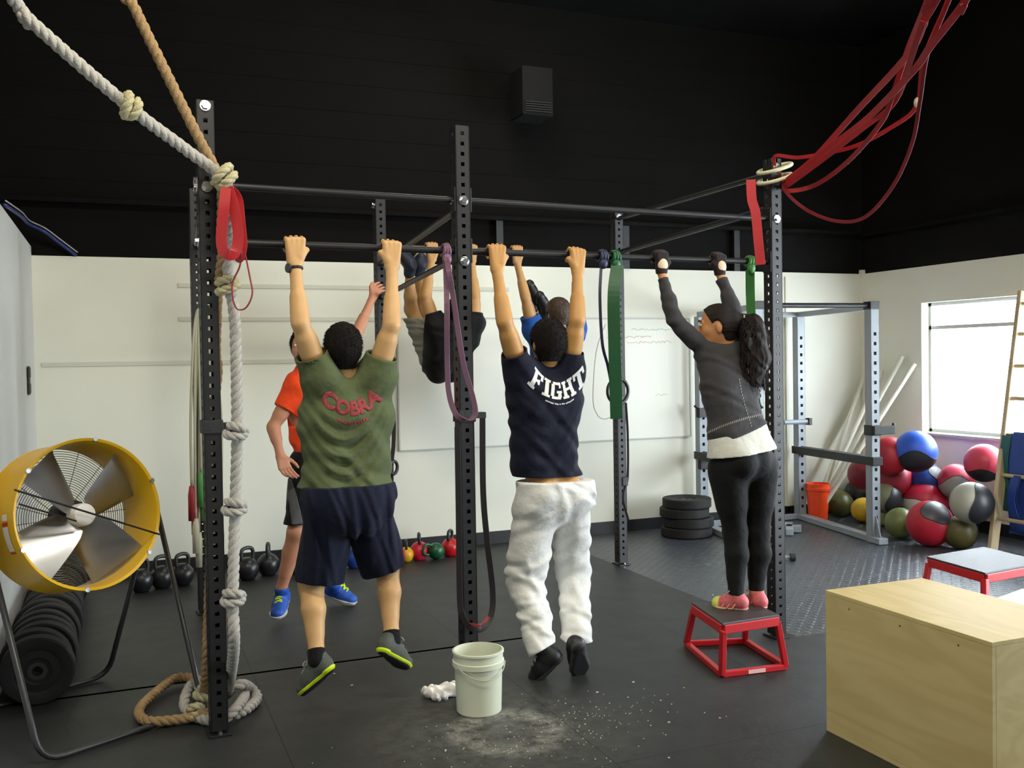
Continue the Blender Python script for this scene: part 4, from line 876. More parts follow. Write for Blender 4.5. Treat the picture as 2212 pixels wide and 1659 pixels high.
# ---- person: black shirt, rolled up under the far bar
p3 = thing('person', P(950, 775, 7.0), 'person in black shirt and grey shorts with feet raised to the far bar', 'person', 'people training at the rig')
skin_d = skin_mat('skin_brownish', 'b58a58')
BL, n, uL, wL = hang_hand(930, True, 1); BR, n, uR, wR = hang_hand(1016, True, -1)
J = dict(shL=P(937, 702, 6.80), shR=P(1022, 700, 6.80), elL=P(920, 640, 6.80), elR=P(1026, 640, 6.80), neck=P(983, 700, 6.78), head=P(988, 672, 6.74), chest=P(976, 728, 6.84), belly=P(966, 758, 6.96), pelvis=P(956, 778, 7.08), hipL=P(934, 776, 7.12), hipR=P(972, 776, 7.12), knL=P(888, 668, 7.10), anL=P(884, 590, 6.97), knR=P(912, 660, 7.22), anR=P(905, 588, 7.02))
F3 = unit(V3(-.3, .3, 1)); S3 = unit(V3(1, .3, 0))
fig = Field(*bounds(list(J.values())+[BL, BR], .17), .005)
fig.prims(torso_prims(J, unit(V3(-.2, .8, .8)), S3, .98)); fig.prims(arm_prims(J['shL'], J['elL'], wL, .95)); fig.prims(arm_prims(J['shR'], J['elR'], wR, .95)); fig.prims(hand_prims(BL, uL, n, ZU, wL, 1.05)); fig.prims(hand_prims(BR, uR, n, ZU, wR, 1.05))
fig.prims(leg_prims(J['hipL'], J['knL'], J['anL'], .86)); fig.prims(leg_prims(J['hipR'], J['knR'], J['anR'], .86)); h3 = unit(V3(-.1, .6, .7)); u3 = unit(V3(0, -.7, .6)); fig.prims(head_prims(J['head'], h3, u3, J['neck'], 1.0))
h1, t1, h2, t2 = P(884, 574, 6.96), P(873, 548, 6.92), P(905, 574, 7.02), P(912, 556, 7.00)
fig.prims(foot_prims(J['anL'], h1, t1)); fig.prims(foot_prims(J['anR'], h2, t2)); fig.build('body', skin_d, p3); hair_cap(p3, J['head'], h3, u3, hair_dark, .012, seed=7)
f = Field(*bounds([J[k] for k in ('shL', 'shR', 'chest', 'pelvis')], .24), .006); f.prims(torso_prims(J, unit(V3(-.2, .8, .8)), S3, 1.02), grow=.018)
f.cap(J['chest']-S3*.08, P(950, 775, 7.0), .13, .125, .06); f.cap(J['chest']+S3*.10, P(968, 765, 7.0), .12, .12, .06)
for k in 'LR': f.cap(J['sh'+k], lerp(J['sh'+k], J['el'+k], .6), .075, .07, .04)
f.warp(folds(.005, ((ZU, 50, .8), (S3, 55, .7)), 41)); 
for k in 'LR': f.cut_near(lerp(J['sh'+k], J['el'+k], .42), unit(J['el'+k]-J['sh'+k]), .13)
f.cut(P(915, 745, 6.95), unit(V3(-.9, .35, .15))) ; f.build('t_shirt', cloth_mat('black_cotton', '070708', .05), p3)
f = Field(*bounds([J[k] for k in ('hipL', 'hipR', 'knL', 'knR')], .16), .006); f.cap(J['hipL'], J['knL'], .098, .078, .03); f.cap(J['hipR'], J['knR'], .10, .08, .03)
f.warp(folds(.005, ((ZU, 95, .9), (unit(ZU+S3*.4), 120, .5)), 43)); f.cut(P(890, 688, 7.1), ZU); f.build('shorts', cloth_mat('grey_shorts', '8b8b80'), p3)
dns = mat('dark_navy_trainer', (.012, .016, .035), .6)
shoe(p3, J['anL'], h1, t1, unit(V3(.3, -.9, .2)), dns, dns, whit, None, hh=.004, fat=1.05, collar=.06); shoe(p3, J['anR'], h2, t2, unit(V3(.3, -.9, .2)), dns, dns, whit, None, hh=.004, fat=1.05, collar=.06)

# ---- person: blue shirt behind the navy one
p4 = thing('person', P(1195, 880, 7.05), 'brown-haired person in royal blue shirt hanging behind the navy shirt, mostly hidden', 'person', 'people training at the rig')
BL, n, uL, wL = hang_hand(1114, True, 1); BR, n, uR, wR = hang_hand(1240, True, -1)
J = dict(shL=P(1152, 712, 6.88), shR=P(1244, 712, 6.88), elL=P(1136, 645, 6.84), elR=P(1246, 645, 6.84), neck=P(1201, 722, 6.90), head=P(1205, 678, 6.86), chest=P(1200, 770, 6.92), belly=P(1197, 810, 6.95), pelvis=P(1195, 850, 7.02), hipL=P(1176, 860, 7.06), hipR=P(1222, 860, 7.06), knL=P(1168, 755, 7.42), anL=P(1152, 665, 7.22), knR=P(1195, 755, 7.45), anR=P(1178, 690, 7.24))
F4 = unit(V3(0, 1, 0)); S4 = V3(1, 0, 0); fig = Field(*bounds(list(J.values())+[BL, BR], .17), .005)
for q in (torso_prims(J, F4, S4, .95), arm_prims(J['shL'], J['elL'], wL, .95), arm_prims(J['shR'], J['elR'], wR, .95), hand_prims(BL, uL, n, ZU, wL, 1.05), hand_prims(BR, uR, n, ZU, wR, 1.05), leg_prims(J['hipL'], J['knL'], J['anL'], .86), leg_prims(J['hipR'], J['knR'], J['anR'], .86), head_prims(J['head'], F4, ZU, J['neck'], 1.0)): fig.prims(q)
h1, t1, h2, t2 = P(1150, 648, 7.22), P(1146, 612, 7.12), P(1174, 672, 7.24), P(1168, 636, 7.12)
fig.prims(foot_prims(J['anL'], h1, t1)); fig.prims(foot_prims(J['anR'], h2, t2)); fig.build('body', skin_d, p4)
hair_cap(p4, J['head'], F4, ZU, mat('hair_brown', (.05, .028, .015), .6, var=.4, scale=60, bump=.5, bscale=180), .016, seed=8)
tee(p4, J, F4, S4, cloth_mat('royal_blue_cotton', '1f4f9c'), (P(1195, 845, 7.0), -ZU), t=.45, w=.98, loose=.012, amp=.004, seed=19, sl=.072)
f = Field(*bounds([J[k] for k in ('hipL', 'hipR', 'knL', 'knR')], .16), .006); f.cap(J['hipL'], J['knL'], .10, .08, .03); f.cap(J['hipR'], J['knR'], .10, .08, .03); f.cap(J['hipL'], J['hipR'], .11, .11, .03); f.build('shorts', cloth_mat('black_shorts', '131317'), p4)
shoe(p4, J['anL'], h1, t1, unit(V3(.3, -.9, .2)), bshoe, darkrub, darkrub, None, hh=.004, fat=1.05, collar=.06); shoe(p4, J['anR'], h2, t2, unit(V3(.3, -.9, .2)), bshoe, darkrub, darkrub, None, hh=.004, fat=1.05, collar=.06)

# ------------------------------------------------------------------ drum fan
th, ti = math.radians(30), math.radians(10)
FN = V3(math.sin(th)*math.cos(ti), -math.cos(th)*math.cos(ti), math.sin(ti)); FC = V3(-.14, 4.89, .98); RF = .35
fan = thing('drum_fan', (-.22, 5.05, 0), 'large yellow drum fan with grey blades on a black tube stand, near the left wall', 'fan')
yel_p = mat('yellow_enamel', 'd9ab14', .35, var=.08, scale=5); galv = mat('galvanised_blade', (.33, .34, .36), .34, metal=.75, var=.15, scale=10); wire = mat('guard_wire', (.35, .35, .33), .35, metal=.8)
Lf = .30
MB().lathe([(RF-.012, 0), (RF, .006), (RF, -.0), (RF-.004, -.012), (RF-.004, -Lf+.012), (RF, -Lf), (RF-.014, -Lf), (RF-.016, -Lf+.012), (RF-.016, -.012)], FC, FN, 72, close=True).build('drum', yel_p, fan, smooth=True, autos=35)
def fan_frame():
    a = unit(np.cross(ZU, FN)); b = np.cross(FN, a); return a, b
fa, fb = fan_frame()
def guard(off, nm, n_rings, lift=0.0):
    m_ = MB()
    for i in range(n_rings):
        R = .05+(RF-.065)*i/(n_rings-1); m_.torus(FC+FN*(off+lift*(1-(R/RF)**2)), FN, R, .0018, 56, 5)
    for k in range(8):
        a = math.pi*k/8+.4; d = fa*math.cos(a)+fb*math.sin(a); m_.tube([FC+FN*off-d*(RF-.01), FC+FN*off+d*(RF-.01)], .0018, 5)
    return m_.build(nm, wire, fan)
g_ = guard(-Lf+.02, 'rear_guard', 26)
m_ = MB()
sl = math.radians(-24)
d = fa*math.cos(sl)+fb*math.sin(sl); MB().tube([FC+FN*.004-d*(RF+.012), FC+FN*.004+d*(RF+.012)], .0045, 8).build('front_rod', black_steel, fan)
MB().tube([FC-FN*.03-fb*.05-d*(RF-.02), FC-FN*.03-fb*.05-d*.06], .004, 8).build('front_rod', black_steel, fan)
for k in range(6):
    a = math.radians(20+60*k); dd_ = fa*math.cos(a)+fb*math.sin(a); MB().cyl(FC+FN*.002+dd_*(RF-.004), FC+FN*.013+dd_*(RF-.004), .011, n=8).build('rim_bolt', chrome, fan)
hub = MB().lathe([(0, .03), (.036, .03), (.050, .022), (.054, 0), (.054, -.05), (0, -.05)], FC-FN*.07, FN, 32).build('hub', mat('white_hub', 'e6e4e0', .4), fan, smooth=True, autos=40)
MB().lathe([(0, .0), (.075, 0), (.08, -.02), (.08, -.10), (.06, -.13), (0, -.13)], FC-FN*.15, FN, 28).build('motor', mat('dark_motor', (.04, .04, .045), .45), fan, smooth=True, autos=40)
for k in range(4):
    a = math.radians(33+90*k); e = fa*math.cos(a)+fb*math.sin(a); t = np.cross(FN, e); vs = []; nr, nc = 8, 7
    for side in (0, 1):
        for i in range(nr+1):
            rr_ = .05+(RF-.045-.05)*i/nr; wd_ = .15+.12*(i/nr)**.6; pitch = math.radians(42-18*i/nr)
            for j in range(nc+1):
                q = (j/nc-.5)*wd_; cam_ = .012*(1-(2*j/nc-1)**2)
                vs.append(FC-FN*.115+e*rr_+t*q*math.cos(pitch)+FN*(q*math.sin(pitch)+cam_-side*.003))
    fs = []; o2 = (nr+1)*(nc+1)
    for i in range(nr):
        for j in range(nc):
            p0 = i*(nc+1)+j; fs += [(p0, p0+1, p0+nc+2, p0+nc+1), (o2+p0, o2+p0+nc+1, o2+p0+nc+2, o2+p0+1)]
    rim_ = [i*(nc+1) for i in range(nr+1)]+[nr*(nc+1)+j for j in range(1, nc+1)]+[i*(nc+1)+nc for i in range(nr-1, -1, -1)]+[j for j in range(nc-1, 0, -1)]
    for i in range(len(rim_)): p0, p1_ = rim_[i], rim_[(i+1) % len(rim_)]; fs.append((p0, p1_, o2+p1_, o2+p0))
    MB().add(vs, fs).build('blade', galv, fan, smooth=True, autos=50)
# pivots and the two U-shaped legs
side = unit(np.cross(FN, ZU)); side = unit(V3(side[0], side[1], 0)); PVc = FC-FN*.15
if side[0] < 0: side = -side
fwd = V3(FN[0], FN[1], 0); fwd = unit(fwd)
tube_m = mat('black_tube', (.018, .018, .02), .35)
pv = [PVc-side*(RF+.035), PVc+side*(RF+.035)]
for p_ in pv: MB().cyl(p_-side*.035*(1 if p_ is pv[1] else -1), p_+side*.04*(1 if p_ is pv[1] else -1), .012).cyl(p_+side*.01, p_+side*.03*(1 if p_ is pv[1] else -1), .034, n=10).build('pivot_knob', mat('black_plastic', (.012, .012, .012), .4), fan)
for sg, ext, nm in ((1, .42, 'leg'), (-1, .44, 'leg')):
    c0 = V3(PVc[0], PVc[1], 0)+fwd*sg*ext; L_ = c0-side*(RF+.04)+ZU*.016; R_ = c0+side*(RF+.04)+ZU*.016
    top_l, top_r = pv[0]+side*-.03, pv[1]+side*.03; cor = .10
    def bend(A, Bc, C_):
        d1, d2 = unit(A-Bc), unit(C_-Bc); return [Bc+d1*cor*(1-t)**2+d2*cor*t**2 for t in (0, .2, .4, .6, .8, 1)]
    pts = [top_l+fwd*sg*.015]+bend(top_l, L_, R_)+bend(L_, R_, top_r)+[top_r+fwd*sg*.015]
    MB().tube(pts, .0135, 12).build('leg', tube_m, fan, smooth=True)
# warning sticker on the drum
def on_drum(a, z, r=.0015): return FC-FN*z+(fa*math.cos(a)+fb*math.sin(a))*(RF-.004+r)
m_ = MB(); aS = math.radians(187)
for (u0, u1, z0_, z1_, mt) in ((-.22, .10, .06, .11, 0), (.11, .16, .06, .11, 1), (.18, .26, .06, .11, 0), (-.26, -.235, .06, .11, 1)):
    m_.cm = mt
    for i in range(6):
        a0 = aS-u0-(u1-u0)*i/6; a1 = aS-u0-(u1-u0)*(i+1)/6
        m_.add([on_drum(a0, z0_), on_drum(a1, z0_), on_drum(a1, z1_), on_drum(a0, z1_)], [(0, 1, 2, 3)])
m_.build('sticker', [mat('pale_sticker', 'd8c9bd', .5), mat('sticker_red', 'b8202c', .5)], fan)

# ------------------------------------------------------------------ climbing ropes
def twist(path, r, pitch=.11, strands=3, rs=.58, n=7, step=.012):
    P_ = [V3(*p) for p in path]; seg = [0]
    for i in range(1, len(P_)): seg.append(seg[-1]+np.linalg.norm(P_[i]-P_[i-1]))
    m_ = max(6, int(seg[-1]/step)); S_ = np.linspace(0, seg[-1], m_); A = np.array(P_); C_ = np.stack([np.interp(S_, seg, A[:, i]) for i in range(3)], 1)
    T = np.gradient(C_, axis=0); T /= np.linalg.norm(T, axis=1)[:, None]; x = unit(np.cross(T[0], (0.3, .8, .2))); mb = MB(); X_ = []
    for t in T: x = unit(x-t*(x@t)); X_.append(x)
    for s_ in range(strands):
        pts = []
        for i in range(m_):
            a = 2*math.pi*(S_[i]/pitch+s_/strands); y = np.cross(T[i], X_[i]); pts.append(C_[i]+(X_[i]*math.cos(a)+y*math.sin(a))*r*(1-rs)*1.05)
        mb.tube(pts, r*rs, n)
    return mb
def knot(mb_path, r): pass
rope_w = mat('white_cotton_rope', 'a5a19a', .85, var=.15, scale=30, bump=.5, bscale=160, stretch=None); rope_t = mat('tan_manila_rope', '9c7f58', .9, var=.25, scale=30, bump=.7, bscale=200); rope_old = mat('yellowed_rope_knot', 'aea682', .9, var=.2, scale=30, bump=.5, bscale=160)
tie = atD(487, 392, 4.22)
def merge(dst, src): b = len(dst.v); dst.v += src.v; dst.f += [[b+i for i in f] for f in src.f]; dst.m += [dst.cm]*len(src.f)
def knot_at(c, ax, R=.047, r=.023, m_=None):
    R *= .82; r *= .9
    """overhand knot: a loop and a half round the line"""
    ax = unit(ax); x = unit(np.cross(ax, (0.2, 1, .1))); y = np.cross(ax, x)
    pts = [c+(x*math.cos(a)+y*math.sin(a))*R*(1-.12*math.sin(a*.5))+ax*(.026*math.sin(a*.66+.4)) for a in np.linspace(0, 2.9*math.pi, 32)]
    return twist(pts, r, pitch=.09, step=.012)
wr_ = thing('climbing_rope', tie, 'thick white knotted climbing rope from the ceiling, hanging beside the left upright', 'rope')
top = [V3(-1.75, 2.15, 4.88), V3(-1.0, 2.9, 3.75), atD(30, 0, 3.62), atD(60, 40, 3.65), atD(278, 230, 3.9), atD(400, 322, 4.1), tie]
drop = [tie+V3(.0, -.02, 0), atD(498, 470, 4.2), atD(492, 560, 4.25), atD(497, 625, 4.25), atD(508, 700, 4.25), atD(512, 930, 4.25), atD(508, 1095, 4.25), atD(503, 1290, 4.18), atD(505, 1400, 4.2), atZ(492, 1500, .06)]
mw = twist(spline(top+drop[1:], 10), .026); body_w = mw.build('rope', rope_w, wr_, smooth=True)
for (px, py, dd_, q, R_) in ((278, 230, 3.9, unit(tie-atD(278, 230, 3.9)), .046), (484, 383, 4.2, V3(.5, 0, -.8), .052), (492, 618, 4.25, ZU, .046), (511, 932, 4.25, unit(ZU+_r*.5), .044), (508, 1095, 4.25, unit(ZU+_r*.4), .045), (505, 1290, 4.18, unit(ZU+_r*.3), .044)):
    knot_at(atD(px, py, dd_), q, R_).build('knot', rope_old if py < 700 else rope_w, wr_, smooth=True)
b0_ = atZ(492, 1510, .05)
def fl(px, py, z): return atZ(px, py, z)
coil = [fl(487, 1500, .06), fl(520, 1478, .12), fl(545, 1490, .05), fl(555, 1508, .03), fl(535, 1530, .03), fl(500, 1545, .03), fl(470, 1535, .05), fl(440, 1500, .09), fl(420, 1475, .10), fl(402, 1500, .08), fl(400, 1530, .04), fl(430, 1550, .03), fl(475, 1556, .03), fl(512, 1528, .07), fl(530, 1500, .05)]
twist(spline(coil, 8), .026).build('rope_coil', rope_w, wr_, smooth=True)
tr_ = thing('climbing_rope', tie+V3(-.05, .05, 0), 'tan manila climbing rope, its tail looped on the floor by the left upright', 'rope')
ttop = [V3(-.25, 3.9, 4.88), atD(240, -110, 4.0), atD(290, 15, 4.05), atD(370, 180, 4.15), atD(430, 300, 4.2), atD(468, 372, 4.25), atD(480, 420, 4.3), atD(478, 520, 4.32), atD(486, 540, 4.30), atD(500, 500, 4.28), atD(506, 430, 4.25), atD(495, 415, 4.22), atD(484, 440, 4.20), atD(483, 520, 4.22), atD(476, 590, 4.28), atD(470, 640, 4.38), atD(466, 760, 4.44), atD(470, 800, 4.46), atD(462, 900, 4.48), atD(456, 1150, 4.48), atD(450, 1330, 4.46)]
ttop = ttop+[atD(447, 1420, 4.44), atZ(440, 1500, .10), atZ(430, 1470, .06), atZ(380, 1465, .04), atZ(320, 1510, .03), atZ(300, 1540, .03), atZ(325, 1558, .03), atZ(400, 1552, .03), atZ(450, 1540, .05)]
twist(spline(ttop, 9), .024).build('rope', rope_t, tr_, smooth=True)
knot_at(atZ(445, 1500, .11), unit(V3(.5, .2, .6)), .045, .024).build('knot', rope_old, tr_, smooth=True); knot_at(atZ(425, 1540, .04), unit(V3(.2, .5, .9)), .04, .022).build('knot', rope_old, tr_, smooth=True)

# ------------------------------------------------------------------ bands, straps, rings on the rig
red_b = mat('red_latex', 'a51c22', .45, var=.15, scale=10); red_d = mat('dark_red_latex', '7c1a22', .5, var=.1); purple_b = mat('purple_latex', '6b4a60', .5, var=.1); green_b = mat('green_latex', '0c4f27', .5, var=.1); green_l = mat('light_green_latex', '3f7d3c', .5, var=.1)
navy_b = mat('navy_latex', '1d2440', .5, var=.1); black_b = mat('black_latex', '1a1214', .5, var=.1)
def band(name, pts, w, t, m_, label, group=None, cat='resistance band', ref=None, n=8, closed=False):
    P_ = spline(pts, n); o = MB().ribbon(P_, w, t, ref).build(name, m_, None, loc=P_[0], smooth=False, bevel=.0012); return tag(o, label, cat, group)
gR = 'red bands bundled on the left upright'
band('resistance_band', [atD(488, 405, 4.15), atD(484, 450, 4.12), atD(478, 520, 4.12), atD(488, 548, 4.12), atD(508, 545, 4.14), atD(514, 500, 4.15), atD(500, 430, 4.15), atD(492, 405, 4.15)], .045, .004, red_b, 'wide red resistance band looped down over the rope end at the left upright', gR)
band('resistance_band', [atD(500, 408, 4.20), atD(516, 430, 4.22), atD(522, 480, 4.22), atD(526, 530, 4.22), atD(518, 560, 4.22), atD(510, 540, 4.22), atD(512, 470, 4.22)], .032, .004, red_b, 'red resistance band hanging to the right of the rope bundle, above the lower bar', gR)
band('resistance_band', [atD(522, 540, 4.20), atD(518, 575, 4.20), atD(503, 610, 4.20), atD(503, 645, 4.19), atD(513, 668, 4.18), atD(532, 664, 4.18), atD(545, 635, 4.18), atD(540, 600, 4.2), atD(530, 550, 4.2)], .012, .005, red_d, 'thin red band dangling in a narrow loop under the red bundle', gR, ref=_b)
gU = 'red bands stretched up from the right upright'
def rb(pts, w, lab, m_=red_b):
    pts = [NEAR[2]+RX*.06-RY*.03+ZU*(2.70-.03*(len(lab) % 3))]+pts[:-1]; d_ = unit(pts[-1]-pts[-2]); k_ = (4.89-pts[-1][2])/max(d_[2], .2); pts += [pts[-1]+d_*k_*t for t in (.33, .66, 1)]
    band('resistance_band', pts, w, .005, m_, lab, gU)
rb([atD(1672, 340, 5.62), atD(1730, 340, 5.5), atD(1840, 318, 5.2), atD(1930, 272, 4.9), atD(1980, 228, 4.7), atD(1995, 130, 4.4), atD(2040, 20, 4.0), atD(2075, -70, 3.8), V3(4.3, 2.2, 4.88)], .020, 'red band leaving the post top horizontally, then rising through the pale clip')
rb([atD(1705, 385, 5.6), atD(1760, 340, 5.4), atD(1850, 240, 4.9), atD(1960, 120, 4.3), atD(1995, 50, 4.0), atD(2015, -20, 3.8), V3(4.05, 2.3, 4.88)], .030, 'topmost of the wide red bands slanting up from the right post')
rb([atD(1705, 390, 5.58), atD(1790, 320, 5.2), atD(1880, 250, 4.8), atD(1975, 150, 4.3), atD(2010, 100, 4.1), atD(2080, 10, 3.8), atD(2100, -30, 3.7), V3(4.4, 2.2, 4.88)], .031, 'wide red band crossing over the others to the far right of the bundle')
rb([atD(1702, 400, 5.58), atD(1770, 350, 5.3), atD(1860, 280, 4.9), atD(1935, 215, 4.6), atD(1990, 60, 4.0), atD(2035, -20, 3.8), V3(4.2, 2.25, 4.88)], .026, 'middle red band of the bundle, crossing between its two wide neighbours')
rb([atD(1700, 412, 5.6), atD(1760, 400, 5.5), atD(1830, 350, 5.2), atD(1900, 270, 4.8), atD(1925, 215, 4.6), atD(1960, 110, 4.3), atD(2000, 10, 3.9), atD(2010, -30, 3.8), V3(4.1, 2.2, 4.88)], .024, 'red band sagging a little under the bundle before it rises')
rb([atD(1698, 415, 5.6), atD(1745, 455, 5.5), atD(1810, 478, 5.3), atD(1870, 468, 5.1), atD(1930, 400, 4.9), atD(1970, 310, 4.7), atD(1987, 220, 4.5), atD(2005, 110, 4.2), atD(2050, 0, 3.9), V3(4.3, 2.1, 4.88)], .018, 'lowest red band, sagging in a deep loop right of the post', red_d)
clip = MB().sphere(atD(1982, 222, 4.62), .022, 14, 8, (.8, .8, 1.2)).build('band_clip', mat('pale_clip', 'b9b49c', .5), None, loc=atD(1982, 222, 4.62), smooth=True); tag(clip, 'small pale clip joining the dark red bands high at the right', 'clip')
cr_ = MB(); cc = NEAR[2]+ZU*2.70
for i, dz in enumerate((.05, -.01)):
    ax_ = unit(V3(-.35, -.15, 1)); x = unit(np.cross(ax_, (0, 1, 0))); y = np.cross(ax_, x)
    cr_.tube([cc+ZU*dz+V3(.02, 0, 0)+(x*math.cos(a)*.105+y*math.sin(a)*.085) for a in np.linspace(0, 6.28, 30)[:-1]], .011, 8, closed=True)
tag(cr_.build('rope_collar', mat('cream_tubing', 'c9c6a4', .5), None, loc=cc, smooth=True), 'cream tubing wound round the top of the right upright', 'tubing')
band('resistance_band', [atD(1622, 388, 5.55), atD(1624, 430, 5.55), atD(1632, 460, 5.55), atD(1638, 520, 5.55), atD(1643, 572, 5.55)], .055, .004, red_b, 'wide flat red band hanging beside the right upright, above the green one', ref=_r)
NB = NEAR[1]
def loop_band(top, bot, w, t, m_, lab, bulge=(.03, .03), dz=0.0, ref=None, name='resistance_band'):
    top, bot = V3(*top), V3(*bot); d_ = bot-top; s_ = _r; L_ = []
    for k, t_ in enumerate(np.linspace(0, 1, 10)): L_.append(top+d_*t_-s_*(bulge[0]*math.sin(math.pi*min(1, t_*1.05)**1.6)+.004)-ZU*0)
    R_ = []
    for k, t_ in enumerate(np.linspace(1, 0, 10)): R_.append(top+d_*t_+s_*(bulge[1]*math.sin(math.pi*min(1, t_*1.05)**1.6)+.004))
    mid = [bot-s_*bulge[0]*.8-ZU*.0+ZU*.01, bot-ZU*.03, bot+s_*bulge[1]*.8+ZU*.01]
    pts = L_[:-1]+mid+R_[1:]
    o = MB().ribbon(spline(pts, 5), w, t, ref if ref is not None else -_b).build(name, m_, None, loc=top); return tag(o, lab, 'resistance band')
# purple band from the bar beside the centre upright
band('resistance_band', [bar_pt(962)+ZU*.03, bar_pt(957)-ZU*.05-RY*.03, atD(965, 640, 4.5), atD(966, 780, 4.52), atD(970, 850, 4.52), atD(985, 895, 4.5), atD(1008, 907, 4.5), atD(1026, 895, 4.5), atD(1022, 860, 4.5), atD(1000, 780, 4.5), atD(980, 650, 4.5), atD(968, 575, 4.5), bar_pt(964)+RY*.02-ZU*.03], .026, .005, purple_b, 'purple band hung in a long loop from the bar left of the centre upright', ref=V3(.75, -.6, 0))
kp = MB(); kc = bar_pt(962)
for i in range(3): kp.torus(kc+RX*(.012*(i-1)), unit(RX+ZU*.15*(i-1)), .026+.002*i, .009, 20, 8)
kp.sphere(kc-ZU*.045-RY*.02, .028, 14, 8, (.9, .7, 1.1)); tag(kp.build('band_knot', purple_b, None, loc=kc, smooth=True), 'purple band knotted round the bar by the centre upright', 'band knot')
band('resistance_band', [NB+V3(-.058, -.06, 1.33), NB+V3(-.064, -.075, .9), NB+V3(-.068, -.08, .5), NB+V3(-.06, -.09, .40), NB+V3(-.02, -.10, .335), NB+V3(.04, -.10, .325), NB+V3(.095, -.08, .38), NB+V3(.11, -.07, .50), NB+V3(.085, -.07, .75), NB+V3(.07, -.065, 1.0), NB+V3(.075, -.06, 1.37)], .03, .006, black_b, 'long black band hanging from the hook down to the foot of the centre upright')
band('resistance_band', [NB+V3(-.05, -.082, .365), NB+V3(-.01, -.09, .345), NB+V3(.04, -.09, .338), NB+V3(.08, -.078, .375)], .02, .004, red_d, 'short curve of dark red band inside the long black loop')
def wrap_knot(px, m_, lab, w=.030, far=False):
    kp = MB(); kc = bar_pt(px, far)
    for i in range(3): kp.torus(kc+RX*(.016*(i-1)), unit(RX+ZU*.12*(i-1)), .025+.002*(i % 2), .0095, 20, 8)
    kp.sphere(kc-ZU*.04-RY*.012, .026, 12, 8, (1, .7, 1.2)); return tag(kp.build('band_knot', m_, None, loc=kc, smooth=True), lab, 'band knot')
wrap_knot(1301, navy_b, 'navy band knotted round the bar next to the green knot'); wrap_knot(1328, green_b, 'green band knotted round the bar right of the navy knot'); wrap_knot(1620, green_l, 'light green band knotted round the bar near the right upright')
band('resistance_band', [bar_pt(1299)-ZU*.04, P(1296, 640, 4.63), P(1301, 740, 4.64), P(1313, 790, 4.66), P(1322, 838, 4.68)], .016, .005, navy_b, 'narrow navy band hanging from the bar and slanting to the black ring')
band('resistance_band', [bar_pt(1327)-ZU*.05-RY*.03, P(1326, 640, 4.60), P(1328, 760, 4.60), P(1332, 905, 4.60)], .068, .004, green_b, 'wide dark green band hanging from the bar in front of the far right upright')
band('resistance_band', [bar_pt(1620)-ZU*.05, P(1621, 640, 4.76), P(1625, 720, 4.78), P(1632, 860, 4.80), P(1641, 885, 4.80)], .052, .004, green_l, 'lighter green band hanging behind the long ponytail')
rg = thing('gymnastic_ring', P(1335, 845, 6.72), 'black gymnastic ring hanging by a strap in front of the far right upright', 'gymnastic ring')
MB().torus(P(1335, 845, 6.72), unit(V3(.15, -1, 0)), .098, .014, 40, 12).build('ring', mat('black_ring', (.014, .012, .011), .4), rg, smooth=True)
MB().ribbon([P(1332, 545, 6.80), P(1333, 700, 6.76), P(1334, 815, 6.72)], .03, .003, _r).build('strap', mat('grey_strap', '2b2b2e', .8), rg)
band('hanging_strap', [P(1352, 870, 6.7), P(1356, 940, 6.7), P(1356, 1030, 6.7), P(1350, 1050, 6.7), P(1346, 1080, 6.7), P(1358, 1125, 6.7)], .018, .004, mat('grey_strap', '2b2b2e', .8), 'dark strap hanging down beside the far right upright', cat='strap')
sj = MB(); cj = P(1349, 1040, 6.7); sj.box(cj, (.05, .03, .07)); tag(sj.build('strap_buckle', mat('black_plastic', (.012, .012, .012), .4), None, loc=cj, bevel=.006), 'black buckle on the strap by the far right upright', 'buckle')
tag(MB().tube(spline([P(1308, 700, 6.8), P(1288, 760, 6.8), P(1281, 860, 6.8), P(1290, 895, 6.8), P(1305, 905, 6.8), P(1322, 900, 6.8)], 8), .004, 6).build('jump_rope', mat('pale_cord', 'a9a79c', .6), None, loc=P(1308, 700, 6.8), smooth=True), 'thin pale cord hanging in a loop left of the black ring', 'cord')
sb = MB(); bs = [P(843, 870, 6.6), P(850, 900, 6.6), P(850, 960, 6.6), P(846, 1000, 6.6), P(846, 1045, 6.6)]
ss_ = thing('suspension_strap', bs[0], 'black suspension strap with a loop handle hanging right of the olive shirt', 'strap'); sb.ribbon(spline(bs, 6), .028, .006).build('strap', mat('grey_strap', '2b2b2e', .8), ss_)
MB().torus(P(850, 1010, 6.6), unit(V3(.8, -1, 0)), .045, .012, 24, 8).build('handle', black_rubber, ss_, smooth=True)
sb = [P(876, 553, 6.0), P(876, 590, 6.0), P(884, 610, 6.05)]
